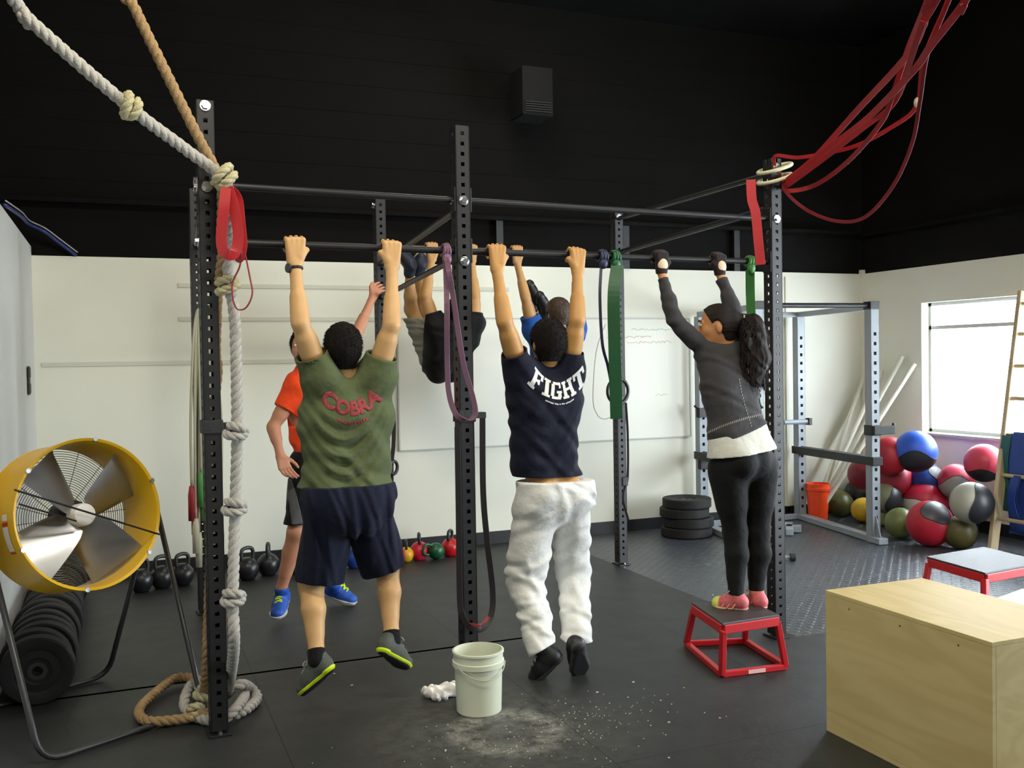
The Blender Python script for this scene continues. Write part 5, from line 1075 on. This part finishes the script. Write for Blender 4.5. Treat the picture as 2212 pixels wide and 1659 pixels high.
# jump ropes on the far left upright
HK = P(432, 668, 5.6)
for i, (dx, yb, hc, lab) in enumerate(((-18, 1160, 'a52a34', 'jump rope with dark red handles hanging behind the left upright'), (-9, 1230, 'c9c4ad', 'jump rope with cream handles hanging behind the left upright'), (3, 1130, '58a55a', 'jump rope with a bright green handle hanging behind the left upright'), (38, 1215, '7fae86', 'jump rope with a pale green handle, right of the left upright'), (32, 1190, '55343f', 'jump rope with a plum handle, right of the left upright'))):
    t_ = thing('jump_rope', P(432+dx*.4, 668, 5.6), lab, 'jump rope', 'jump ropes behind the left upright')
    x0 = 432+dx; pts = [P(x0, yb-110, 5.6), P(x0-2, 900, 5.6), P(428+dx*.5, 720, 5.6), P(434+dx*.3, 668, 5.58), P(438+dx*.5, 720, 5.6), P(x0+8, 900, 5.62), P(x0+7, yb-80, 5.62)]
    MB().tube(spline(pts, 6), .0075, 6).build('cord', mat('pale_cord_2', 'b5b39c', .6), t_, smooth=True)
    for (hx, hy, s_) in ((x0, yb-110, 5.6), (x0+7, yb-80, 5.62)): MB().tube([P(hx, hy, s_), P(hx, hy+20, s_), P(hx, hy+75, s_)], [.013, .0195, .017], 10).build('handle', mat('handle_'+hc, hc, .5), t_, smooth=True)
MB().box(P(440, 664, 5.62), (.05, .12, .02)).build('hook', black_steel, rig)

# ------------------------------------------------------------------ floor things in front
plas = mat('white_plastic', 'd6dac4', .4, var=.04, scale=4)
bk = thing('bucket', atZ(1035, 1535), 'white plastic bucket with an open top standing in chalk dust on the floor', 'bucket')
bo = ORG[bk.name]; Rb = .112
MB().lathe([(0, .003), (.100, 0), (.106, .008), (.113, .22), (.1225, .222), (.1225, .245), (.117, .248), (.117, .28), (.122, .283), (.122, .292), (.113, .294), (.1115, .28), (.104, .012), (0, .012)], bo, ZU, 56).build('pail', plas, bk, smooth=True, autos=32)
MB().lathe([(0, .02), (.100, .016), (.102, .05), (.07, .075), (0, .085)], bo, ZU, 30).build('chalk', mat('chalk', 'e6e6e0', .9, bump=.8, bscale=40), bk, smooth=True)
m_ = MB(); hp = [bo+V3(math.cos(a)*.126, math.sin(a)*.126*1.0, .235-.055*math.sin(math.pi*(i/14))) for i, a in enumerate(np.linspace(math.radians(200), math.radians(340), 15))]
m_.tube(hp, .0025, 6); m_.build('bail_handle', mat('bail_wire', 'b9bba8', .4), bk, smooth=True)
f = Field(*bounds([atZ(952, 1497, .02)], .16), .006); c_ = atZ(952, 1497, .02); r_ = random.Random(11)
for k in range(16):
    a = r_.uniform(0, 6.28); rr_ = r_.uniform(0, .055); f.ell(c_+V3(math.cos(a)*rr_*1.25, math.sin(a)*rr_, r_.uniform(-.01, .025)), (.038, .028, .012), None, k=.012)
f.warp(folds(.006, ((unit(V3(1, .4, .3)), 130, .8), (unit(V3(-.3, 1, .5)), 170, .8)), 5, .03)); f.cut(V3(0, 0, .001), -ZU)
me = f.mesh('towel'); co = np.empty(len(me.vertices)*3, np.float32); me.vertices.foreach_get('co', co); co = co.reshape(-1, 3)-V3(c_[0], c_[1], 0).astype(np.float32); me.vertices.foreach_set('co', co.ravel())
tag(link_mesh('crumpled_paper', me, mat('white_paper', 'e2ded8', .9), None, loc=(c_[0], c_[1], 0), smooth=True), 'small crumpled white paper lying on the floor left of the bucket', 'paper')
m_ = MB(); r_ = random.Random(21)
for k in range(230):
    a = r_.gauss(0, .30); b = r_.gauss(0, .20); c_ = V3(1.72+a*1.25+b*.2, 3.93+b, .0025)
    if np.linalg.norm(c_[:2]-bo[:2]) < .13 or c_[1] < 3.2: continue
    s_ = r_.uniform(.0015, .0042)*(1.0+.6*(r_.random() < .1)); an_ = r_.uniform(0, 6.28)
    m_.box(c_, (s_*r_.uniform(.8, 1.8), s_, .003), (V3(math.cos(an_), math.sin(an_), 0), V3(-math.sin(an_), math.cos(an_), 0), ZU))
for (px, py) in ((1368, 1473), (1290, 1495), (1540, 1285), (760, 1480), (1445, 1560), (722, 1455)): m_.box(atZ(px, py, .0025), (.012, .006, .004))
tag(m_.build('chalk_crumbs', mat('chalk_crumb', 'cfcdbb', .9), None, loc=(1.72, 3.93, 0)), 'small white chalk crumbs scattered on the black floor in front of the bucket', 'chalk', kind='stuff')

def plyo(name, bot, top, zt, label, stick=True, holes=True):
    t_ = thing('plyometric_box', np.mean(bot, 0), label, 'plyometric box', 'red steel plyometric boxes'); rd = mat('red_powder_coat', 'b81a22', .38, var=.08, scale=6)
    B_ = [V3(*b) for b in bot]; T_ = [V3(*t) for t in top]; w = .030
    for i in range(4): MB().beam(T_[i]-ZU*.035, B_[i]+ZU*.015, w, w, up=unit(T_[(i+1) % 4]-T_[i])).build('leg', rd, t_, bevel=.004)
    for i in range(4): MB().beam(B_[i]+ZU*.016, B_[(i+1) % 4]+ZU*.016, w, .030).build('floor_rail', rd, t_, bevel=.004)
    for i in range(4): MB().beam(T_[i]-ZU*.032, T_[(i+1) % 4]-ZU*.032, .028, .048).build('top_rail', rd, t_, bevel=.004)
    c = np.mean(T_, 0); o_ = [c+(t-c)*1.05 for t in T_]
    MB().hexa([p-ZU*.010 for p in o_], [p+ZU*.003 for p in o_]).build('rubber_top', mat('black_grip_top', (.03, .028, .028), .46, bump=.3, bscale=300, spec=.6), t_, bevel=.003)
    if stick:
        a, b = B_[stick-1]+ZU*.016, B_[stick % 4]+ZU*.016; d_ = unit(b-a); nn = unit(np.cross(d_, ZU)); nn = nn if nn[1] < 0 else -nn; m0 = lerp(a, b, .52)
        MB().box(m0+nn*.0160, (.10, .002, .020), (d_, nn, ZU)).build('sticker', mat('pale_red_sticker', 'e0b4b4', .5), t_)
    return t_
plyo('a', [atZ(1483, 1396), atZ(1560, 1463), atZ(1697, 1446), atZ(1609, 1390)], [atZ(1498, 1303, .302), atZ(1562, 1346, .302), atZ(1679, 1328, .302), atZ(1612, 1297, .302)], .302, 'low red steel plyometric box carrying the woman in leggings', stick=2)
z_ = .46
tops = [atZ(2007, 1203, z_), atZ(2128, 1237, z_), atZ(2252, 1214, z_), atZ(2125, 1183, z_)]; c_ = np.mean(tops, 0)
bots = [V3(*((c_+(t-c_)*1.22)[:2]), 0) for t in tops]
plyo('b', bots, tops, z_, 'taller red steel plyometric box with a glossy black top behind the wooden box', stick=2)

# wooden box
wbx = thing('wooden_box', (3.12, 3.0, 0), 'large plywood jump box standing in the right foreground', 'wooden box')
x0, x1, y0, y1, zt = 2.852, 3.40, 2.565, 3.447, .622; t = .018
MB().box(((x0+x1)/2, (y0+y1)/2, zt-t/2), (x1-x0, y1-y0, t)).build('top_panel', plywood, wbx, bevel=.0015)
MB().box(((x0+x1)/2, (y0+y1)/2, t/2), (x1-x0, y1-y0, t)).build('bottom_panel', plywood, wbx, bevel=.0015)
for x in (x0+t/2, x1-t/2): MB().box((x, (y0+y1)/2, zt/2), (t, y1-y0, zt-2*t-.001)).build('side_panel', plywood, wbx, bevel=.0012)
for y in (y0+t/2, y1-t/2): MB().box(((x0+x1)/2, y, zt/2), (x1-x0-2*t-.001, t, zt-2*t-.001)).build('end_panel', plywood, wbx, bevel=.0012)
for y in (y0+.15, (y0+y1)/2, y1-.15): MB().cyl((x0-.0008, y, zt-.05), (x0+.002, y, zt-.05), .004, n=10).build('screw', mat('dark_screw', (.05, .045, .04), .4), wbx)

# ------------------------------------------------------------------ kettlebells along the back wall
def kettlebell(loc, R, ck, label, hk=(.02, .02, .022), rot=0.0, lying=False):
    t_ = thing('kettlebell', loc, label, 'kettlebell', 'kettlebells along the back wall'); o = V3(*loc)
    ax = ZU if not lying else unit(V3(-.9, -.3, .25)); c = o+ZU*R*(.94 if not lying else 1.0)
    MB().lathe([(0, -R*.94), (R*.55, -R*.94), (R*.72, -R*.72), (R*.97, -R*.25), (R, .05*R), (R*.93, .42*R), (R*.66, .78*R), (R*.36, R*.98), (0, R*1.02)], c, ax, 28).build('bell', mat('kb_'+str(ck), ck, .35, var=.06), t_, smooth=True)
    s_ = unit(np.cross(ax, V3(math.sin(rot), -math.cos(rot), .01))); 
    pts = spline([c+s_*R*.52+ax*R*.72, c+s_*R*.62+ax*R*1.25, c+s_*R*.50+ax*R*1.72, c+ax*R*1.86, c-s_*R*.50+ax*R*1.72, c-s_*R*.62+ax*R*1.25, c-s_*R*.52+ax*R*.72], 6)
    MB().tube(pts, R*.17, 10).build('handle', mat('kb_handle_'+str(hk), hk, .4), t_, smooth=True)
BK = (.012, .012, .014)
kbs = [(857, 1217, .075, 'b01a3c', 'crimson kettlebell half hidden behind the navy shorts'), (878, 1211, .062, 'c89a14', 'yellow kettlebell right of the olive shirt wearer'), (906, 1207, .078, 'c01c3a', 'cherry red kettlebell between the yellow and the green one'),
       (973, 1199, .078, 'b8141c', 'bright red kettlebell just left of the centre upright, handle turned wide'), (766, 1224, .082, '1b3f86', 'blue kettlebell seen between the legs of the navy shorts'), (640, 1235, .085, '0f5a4c', 'teal kettlebell behind the knee of the orange shirt wearer'),
       (580, 1240, .088, BK, 'black kettlebell left of the orange shirt wearer'), (535, 1250, .088, BK, 'black kettlebell right of the white rope'), (350, 1268, .085, BK, 'black kettlebell behind the right fan leg'), (306, 1276, .085, BK, 'black kettlebell below the rim of the yellow fan'), (395, 1262, .085, BK, 'black kettlebell left of the jump ropes')]
for px, py, R, ck, lab in kbs: kettlebell(atZ(px, py+2), R, ck, lab, rot=(.9 if px == 973 else 1.35 if px in (878, 906, 580) else .5))
kettlebell(atZ(942, 1208), .07, '0f4a2c', 'dark green kettlebell tipped on its side between two red ones', lying=True, hk='0f4a2c')

# ------------------------------------------------------------------ bumper plates along the left wall and the stack by the rack
bump = mat('bumper_rubber', (.005, .0048, .0048), .75, var=.3, scale=14, bump=.2, bscale=80); insert = mat('steel_insert', (.05, .05, .052), .5, metal=.5)
def plate(loc, R, T_, ax, label, group):
    t_ = thing('bumper_plate', loc, label, 'weight plate', group); c = V3(*loc)
    MB().lathe([(.027, -T_*.3), (R*.36, -T_*.32), (R*.40, -T_*.42), (R*.62, -T_*.38), (R*.70, -T_*.5), (R-.008, -T_*.5), (R, -T_*.5+.008), (R, T_*.5-.008), (R-.008, T_*.5), (R*.70, T_*.5), (R*.62, T_*.38), (R*.40, T_*.42), (R*.36, T_*.32), (.027, T_*.3)], c, ax, 48, close=True).build('disc', bump, t_, smooth=True, autos=35)
    MB().lathe([(.025, -T_*.34), (.045, -T_*.34), (.045, T_*.34), (.025, T_*.34)], c, ax, 24, close=True).build('insert', insert, t_, smooth=True, autos=35); return t_
r_ = random.Random(5); y = 5.30; i = 0; first = None; gp = 'black bumper plates standing in a row along the left wall'
while y < 7.95:
    T_ = .075; ax = unit(V3(.0, 1, 0)+V3(r_.uniform(-.05, .05), 0, r_.uniform(-.0, .10))); R = .17
    lab = 'black bumper plate standing on edge in the row along the left wall'
    plate((-.415+r_.uniform(-.012, .012), y, R*max(.999, 0)+.003), R, T_, ax, lab if i else 'frontmost black bumper plate of the row along the left wall', gp)
    y += r_.uniform(.12, .15); i += 1
for k in range(4):
    plate((4.86+(.0, .02, -.012, .008)[k], 7.80+(.0, -.01, .012, 0)[k], .048+k*.088), (.235, .232, .228, .225)[k], .084, ZU, ('bottom plate of the black stack beside the grey rack', 'second plate from the floor in the black stack beside the grey rack', 'third plate from the floor in the black stack beside the grey rack', 'top plate of the black stack beside the grey rack')[k], 'black bumper plates stacked by the rack')

# ------------------------------------------------------------------ grey power rack
rk = thing('power_rack', (5.7, 7.4, 0), 'silver grey power rack with black safety bars in front of the corner', 'power rack'); silv = mat('silver_grey_steel', '8f979f', .4, var=.08, scale=8)
RK = dict(fr=V3(6.14, 6.78, 0), br=V3(6.38, 8.08, 0), bl=V3(5.23, 8.10, 0), fl=V3(4.98, 6.86, 0)); HRK = 2.05
def rack_up(b):
    m_ = MB(); w = .085; hs = .028; tt = .005; dx_ = unit(RK['fr']-RK['fl']); dy_ = unit(V3(-dx_[1], dx_[0], 0))
    for nn, ss, hole in ((-dy_, dx_, True), (dy_, dx_, True), (dx_, dy_, False), (-dx_, dy_, False)):
        c = b+nn*(w/2-tt/2)
        if not hole: m_.box(c+ZU*HRK/2, (w, tt, HRK), (ss, nn, ZU)); continue
        sw = (w-hs)/2
        for sg in (-1, 1): m_.box(c+ss*sg*(hs/2+sw/2)+ZU*HRK/2, (sw, tt, HRK), (ss, nn, ZU))
        z = 0; hz = .12
        while z < HRK: 
            e = min(hz, HRK) if hz < HRK-.15 else HRK; m_.box(c+ZU*((z+e)/2), (hs, tt, e-z), (ss, nn, ZU)); z = e+.03; hz = z+.055
            if e >= HRK: break
    return m_.build('upright', silv, rk)
for k in RK: rack_up(RK[k])
dx_ = unit(RK['fr']-RK['fl'])
for a, b in (('fl', 'bl'), ('fr', 'br')):
    d_ = unit(RK[a]-RK[b]); MB().beam(RK[b]-d_*.05+ZU*.03, RK[a]+d_*.16+ZU*.03, .09, .055).build('base_rail', silv, rk, bevel=.006); MB().beam(RK[b]+ZU*(HRK+.02), RK[a]+ZU*(HRK+.02), .07, .05).build('top_rail', silv, rk, bevel=.005)
    for kk in (a, b):
        p0 = RK[kk]; s_ = d_ if kk == a else -d_; m_ = MB(); m_.add([p0+s_*.042+ZU*.05+dx_*.004, p0+s_*.12+ZU*.058+dx_*.004, p0+s_*.042+ZU*.24+dx_*.004, p0+s_*.042+ZU*.05-dx_*.004, p0+s_*.12+ZU*.058-dx_*.004, p0+s_*.042+ZU*.24-dx_*.004], [(0, 1, 2), (5, 4, 3), (0, 3, 4, 1), (1, 4, 5, 2), (2, 5, 3, 0)]); m_.build('gusset', silv, rk)
MB().beam(RK['bl']+ZU*.03, RK['br']+ZU*.03, .07, .05).build('base_rail', silv, rk, bevel=.005); MB().beam(RK['bl']+ZU*(HRK+.02), RK['br']+ZU*(HRK+.02), .07, .05).build('top_rail', silv, rk, bevel=.005)
MB().tube([RK['fl']+ZU*(HRK+.035)-dx_*.05, RK['fr']+ZU*(HRK+.035)+dx_*.05], .022, 14).build('pull_up_bar', mat('dark_bar', (.02, .021, .023), .4), rk)
for k in ('fl', 'fr'): MB().box(RK[k]+ZU*(HRK+.035), (.10, .10, .07), (dx_, V3(-dx_[1], dx_[0], 0), ZU)).build('corner_bracket', black_steel, rk, bevel=.004)
for a, b in (('fl', 'bl'), ('fr', 'br')):
    MB().beam(RK[b]+dx_*.0+ZU*.70+unit(RK[b]-RK[a])*.08, RK[a]+ZU*.72+unit(RK[a]-RK[b])*.08, .098, .075).build('safety_bar', mat('black_safety', (.007, .007, .008), .6), rk, bevel=.005)
jc = RK['fr']+ZU*.99; m_ = MB(); m_.box(jc+dx_*.06-V3(0, .06, 0), (.22, .055, .075), (dx_, V3(-dx_[1], dx_[0], 0), ZU)); m_.box(jc, (.10, .11, .09), (dx_, V3(-dx_[1], dx_[0], 0), ZU)); m_.tube([jc+dx_*.16-V3(0, .06, 0), jc+dx_*.17+V3(0, -.06, .06)], .014, 8); m_.build('bar_holder', mat('black_safety', (.007, .007, .008), .6), rk, bevel=.004)
jp = RK['br']+ZU*.99; MB().tube([jp-dx_*.22-V3(0, .05, 0), jp+dx_*.05-V3(0, .05, 0)], .024, 12).build('storage_peg', silv, rk); MB().box(jp+dx_*.07-V3(0, .05, 0), (.04, .07, .07)).build('peg_cap', black_rubber, rk, bevel=.006)
jp = RK['bl']+ZU*1.12; m_ = MB(); m_.tube([jp-V3(0, .05, 0), jp-dx_*.10+V3(0, -.05, .07)], .014, 8); m_.box(jp-V3(.03, .05, 0), (.08, .06, .09)); m_.build('bar_holder', mat('black_safety', (.007, .007, .008), .6), rk, bevel=.003)
jp = RK['bl']+ZU*.62; MB().box(jp-V3(0, .05, 0), (.12, .06, .09)).build('bar_holder', mat('black_safety', (.007, .007, .008), .6), rk, bevel=.004)
# low grey bench frame foot inside the rack
bn = thing('bench_base', atZ(1705, 1150), 'low grey steel bench frame seen inside the rack behind the right upright', 'bench'); b_ = ORG[bn.name]
MB().beam(b_+V3(-.28, .25, .035), b_+V3(.10, -.05, .035), .10, .06).build('frame', silv, bn, bevel=.006); MB().beam(b_+V3(-.12, -.16, .035), b_+V3(.12, .16, .035), .07, .06).build('foot', silv, bn, bevel=.006)
dm = atZ(1697, 1203, .03); t_ = thing('small_wheel', V3(dm[0], dm[1], 0), 'small grey and black dumbbell end on the floor right of the right upright', 'dumbbell')
MB().tube([dm-V3(.11, -.05, 0), dm+V3(.05, -.03, 0)], .014, 10).build('handle', silv, t_)
for q in (-1, 1): MB().cyl(dm+V3(-.03, .01, 0)+V3(.08, -.035, 0)*q-V3(.02, -.009, 0), dm+V3(-.03, .01, 0)+V3(.08, -.035, 0)*q+V3(.02, -.009, 0), .03, n=16).build('weight', black_rubber, t_, bevel=.004)
t_.name = 'dumbbell'

# ------------------------------------------------------------------ orange bucket with white pipes
ob = thing('bucket', atZ(1767, 1122), 'bright orange plastic bucket holding white pipes near the corner', 'bucket'); o_ = ORG[ob.name]
MB().lathe([(0, .004), (.088, 0), (.093, .01), (.112, .30), (.121, .302), (.121, .325), (.114, .328), (.114, .36), (.118, .364), (.110, .366), (.108, .30), (.089, .012), (0, .012)], o_, ZU, 40).build('pail', mat('orange_plastic', 'e8481a', .4), ob, smooth=True, autos=35)
pvc = mat('white_pvc', 'd9dacb', .4)
for i, (q, e, lab) in enumerate((((-.05, -.03), atX(1976, 786, XR-.03), 'white plastic pipe with the lowest free end, leaning right from the orange bucket'), ((-.03, .03), atX(1950, 770, XR-.03), 'white plastic pipe leaning on the right wall just above the lowest one'),
                                  ((.0, .05), atX(1905, 800, XR-.03), 'white plastic pipe leaning into the corner of the walls'), ((-.06, .02), atY(1868, 810, YB-.03), 'white plastic pipe leaning on the back wall near the corner'), ((-.07, -.01), atY(1848, 868, YB-.03), 'leftmost white plastic pipe in the orange bucket'))):
    a = o_+V3(q[0], q[1], .02); o = MB().tube([a, e], .022, 14).build('plastic_pipe', pvc, None, loc=a, smooth=True, autos=40); tag(o, lab, 'pipe', 'white pipes in the orange bucket')

# ------------------------------------------------------------------ medicine balls
def ball(px, py, rpx, R, c1, c2, label, ax=(0, 0, 1), lim=.3, name='medicine_ball', squash=1.0):
    """rpx is how large it looks; R its real radius; the two give its distance"""
    if R is None:       # resting on the floor
        dz = ray(px, py)[2]; dd_ = 1.65/(rpx/FPX*1.0-dz); R = rpx*dd_/FPX
    else: dd_ = R*FPX/rpx
    c = atD(px, py, dd_)
    c[0] = min(c[0], XR-R-.015); c[1] = min(c[1], YB-R-.015); c[2] = max(c[2], R+.002)
    t_ = thing(name, c-ZU*R, label, 'medicine ball', 'medicine balls piled by the window')
    tc_ = unit(EYE-c); rr2 = unit(np.cross(ZU, tc_)); A = unit(rr2*ax[0]+ZU*ax[1]+tc_*ax[2]); 
    m_ = MB().sphere(c, R, 36, 20, (1, 1, squash)); m_.build('cover', mat('vinyl_'+str(c1), c1, .42, var=.05), t_, smooth=True)
    if c2:
        z = A; x = unit(np.cross(z, (0.3, .9, .1))); y = np.cross(z, x); vs = []; n_ = 40; k_ = 8; amax = math.acos(lim)
        for i in range(k_+1):
            for j in range(n_):
                b = 2*math.pi*j/n_; a = amax*i/k_*(1+.10*math.cos(3*b)*(i/k_)); vs.append(c+(z*math.cos(a)+(x*math.cos(b)+y*math.sin(b))*math.sin(a))*(R+.0022)*V3(1, 1, squash))
        fs = [(i*n_+j, i*n_+(j+1) % n_, (i+1)*n_+(j+1) % n_, (i+1)*n_+j) for i in range(k_) for j in range(n_)]
        MB().add(vs, fs).build('panel', mat('vinyl_'+str(c2), c2, .42, var=.05), t_, smooth=True)
        sm = MB(); sm.tube([c+(z*math.cos(a)+(x*math.cos(b)+y*math.sin(b))*math.sin(a))*(R+.002)*V3(1, 1, squash) for b in np.linspace(0, 2*math.pi, 48)[:-1] for a in (amax*(1+.10*math.cos(3*b)),)], .003, 5, closed=True); sm.build('seam', black_rubber, t_)
BLK = (.02, .021, .026); GRY = '8d918e'
ball(1978, 975, 45, .190, '2450b4', BLK, 'blue and black medicine ball on top of the pile, below the window', (0, -1, .35), .35)
ball(1921, 985, 42, .180, 'a01c2c', None, 'red medicine ball left of the big blue one, behind the rack upright')
ball(1931, 1036, 40, .175, '962034', None, 'dull red medicine ball under the big blue one')
ball(2001, 1037, 38, .165, '2a4aa0', GRY, 'blue medicine ball with grey patch under the top blue one', (.55, .45, .6), .9)
ball(2066, 1040, 38, .160, 'b23048', GRY, 'red medicine ball with grey lower half, behind the grey and black one', (.0, -.8, .6), .35)
ball(2126, 1000, 41, .165, 'bf3550', BLK, 'pinkish red medicine ball at the upper right of the pile by the ladder', (-.1, -1, .1), .45)
ball(1999, 1084, 47, .203, 'b8203e', 'c8c8c2', 'red medicine ball with white lower panel in the middle of the pile', (-.6, -.7, .5), .55)
ball(2099, 1086, 45, .172, 'a8a89c', BLK, 'grey and black medicine ball at the right of the pile', (.9, -.1, .3), .30)
ball(2009, 1131, 49, None, 'b01a30', '4a4c52', 'big red medicine ball with dark grey patch resting at the front of the pile', (.30, .62, .65), .80)
ball(1868, 1024, 36, .160, '8a1c2c', None, 'dark red medicine ball seen left of the rack upright')
ball(1853, 1072, 38, .187, (.012, .012, .013), None, 'black medicine ball behind the yellow one')
ball(1866, 1102, 27, None, 'c8a01c', None, 'small yellow medicine ball half hidden by the rack upright')
ball(1908, 1112, 24, None, 'a9ad70', None, 'small pale olive medicine ball right of the rack upright')
ball(1945, 1130, 33, None, '6a7440', None, 'moss green medicine ball left of the front red one')
ball(1815, 1088, 28, None, '4c4e22', None, 'dark olive medicine ball right of the orange bucket')
ball(1914, 1076, 33, .143, '7a7c60', BLK, 'grey olive medicine ball with dark patch in the shade of the pile', (.8, -.2, .4), .5)
ball(2074, 1150, 36, None, '55502c', None, 'brown olive medicine ball on the floor under the grey and black one')
ball(2124, 1128, 36, .155, '1c2140', None, 'navy medicine ball low at the right of the pile')

# ------------------------------------------------------------------ wooden wall ladder with hanging bands at the right edge
ld = thing('wooden_ladder', (6.62, 5.72, 0), 'tall pale wooden ladder leaning on the window wall at the right edge', 'ladder')
r0, r1 = atZ(2143, 1196), atX(2209, 630, XR-.06); off = V3(.0, -.62, 0); dirL = unit(r1-r0)
for q in (V3(0, 0, 0), off): MB().beam(r0+q, r1+q+dirL*.25*0, .085, .04, up=(0, 1, 0)).build('rail', pine, ld, bevel=.006)
nr_ = 7
for k in range(nr_):
    a = lerp(r0, r1, (.13, .29, .44, .58, .705, .83, .95)[k]); MB().tube([a+V3(0, .03, 0), a+off-V3(0, .03, 0)], .017, 12).build('rung', pine, ld, smooth=True, autos=40)
def hang(name, k, dy, drop, w, m_, lab):
    a = lerp(r0, r1, k)+V3(-.045, dy, .0); m2 = MB(); P_ = []
    for t in np.linspace(0, 1, 9): P_.append(a+V3(-.02-.02*math.sin(3*t), .012*math.sin(5*t+dy*9), -drop*t))
    Q_ = [p+V3(.05, .02, .01) for p in P_[::-1]]
    m2.ribbon(spline(P_+[P_[-1]+V3(.025, .01, -.03)]+Q_, 3), w, .005, V3(0, 1, 0)); tag(m2.build(name, m_, None, loc=a), lab, 'resistance band', 'bands hung on the ladder')
royal = mat('royal_blue_latex', '1f3f8e', .5, var=.15, scale=6); teal_b = mat('teal_latex', '1d5a58', .5, var=.1)
hang('resistance_band', .45, -.19, .80, .19, royal, 'broad blue band hanging from the middle rung of the ladder'); hang('resistance_band', .44, -.06, .60, .09, teal_b, 'teal band hanging beside the left rail of the ladder'); hang('resistance_band', .44, -.34, .78, .12, royal, 'second broad blue band on the ladder, right of the teal one')
hang('resistance_band', .29, -.18, .30, .07, royal, 'blue band hanging from a lower rung of the ladder'); hang('resistance_band', .44, -.46, .66, .07, mat('dark_green_latex', '124a38', .5), 'dark green band hanging at the right side of the ladder')

# ------------------------------------------------------------------ high speaker, wall fittings, cable
sp_ = thing('wall_speaker', (3.40, 7.95, 3.80), 'black box speaker mounted high on the black back wall', 'speaker')
MB().box((3.41, 7.92, 3.98), (.29, .30, .42)).build('cabinet', mat('speaker_cabinet', (.005, .005, .005), .8, spec=.2), sp_, bevel=.012)
m_ = MB()
for k in range(5): m_.box((3.41, 7.762, 3.80+k*.02), (.25, .012, .008))
m_.build('lower_louvre', mat('speaker_cone', (.006, .006, .006), .6), sp_)
MB().box((3.41, 8.11, 3.98), (.06, .18, .06)).build('bracket', black_steel, sp_)
ot = MB(); oc = atX(63, 822, XL+.012); ot.box(oc+V3(0, 0, .055), (.02, .07, .07)); ot.box(oc-V3(0, 0, .055), (.02, .07, .07)); ot.box(oc, (.012, .09, .2)); tag(ot.build('wall_socket', mat('dark_socket', (.03, .028, .025), .5), None, loc=oc, bevel=.004), 'small dark double fitting on the grey left wall', 'socket')
cb_ = spline([V3(XL-.02, 6.6, 2.64), V3(XL+.02, 7.2, 2.66), atY(62, 484, 8.0), atY(95, 500, 8.1), atY(125, 522, 8.18), atY(165, 552, 8.235)], 8)
tag(MB().tube(cb_, .012, 8).build('cable', mat('blue_cable', '23306e', .5), None, loc=cb_[0], smooth=True), 'blue cable sagging from the top of the left wall', 'cable')
cb_ = [p+V3(.01, -.02, .022) for p in cb_]
tag(MB().tube(cb_, .005, 6).build('cable', mat('pale_cable', 'a9a7a0', .5), None, loc=cb_[0], smooth=True), 'thin pale cable lying along the blue cable', 'cable')
# white slab standing in for bright daylight on the floor, plus a cord
sh_ = MB(); sc_ = V3(5.45, 4.35, .012); sh_.box(sc_, (.9, .9, .02), (V3(.95, .3, 0), V3(-.3, .95, 0), ZU)); tag(sh_.build('daylight_floor_patch', mat('daylight_patch_white', 'dcdcd8', .5, var=.03), None, loc=sc_, bevel=.004), 'flat white slab added as bright daylight on the floor under the taller red box', 'panel')
cd_ = spline([V3(4.9, 4.2, .03), V3(5.1, 4.05, .03), V3(5.3, 3.8, .03), V3(5.35, 3.5, .02)], 8)
tag(MB().tube(cd_, .014, 8).build('dark_cord', mat('dark_green_cord', (.01, .035, .025), .5), None, loc=cd_[0], smooth=True), 'dark green cord lying on the white daylight patch', 'cord')
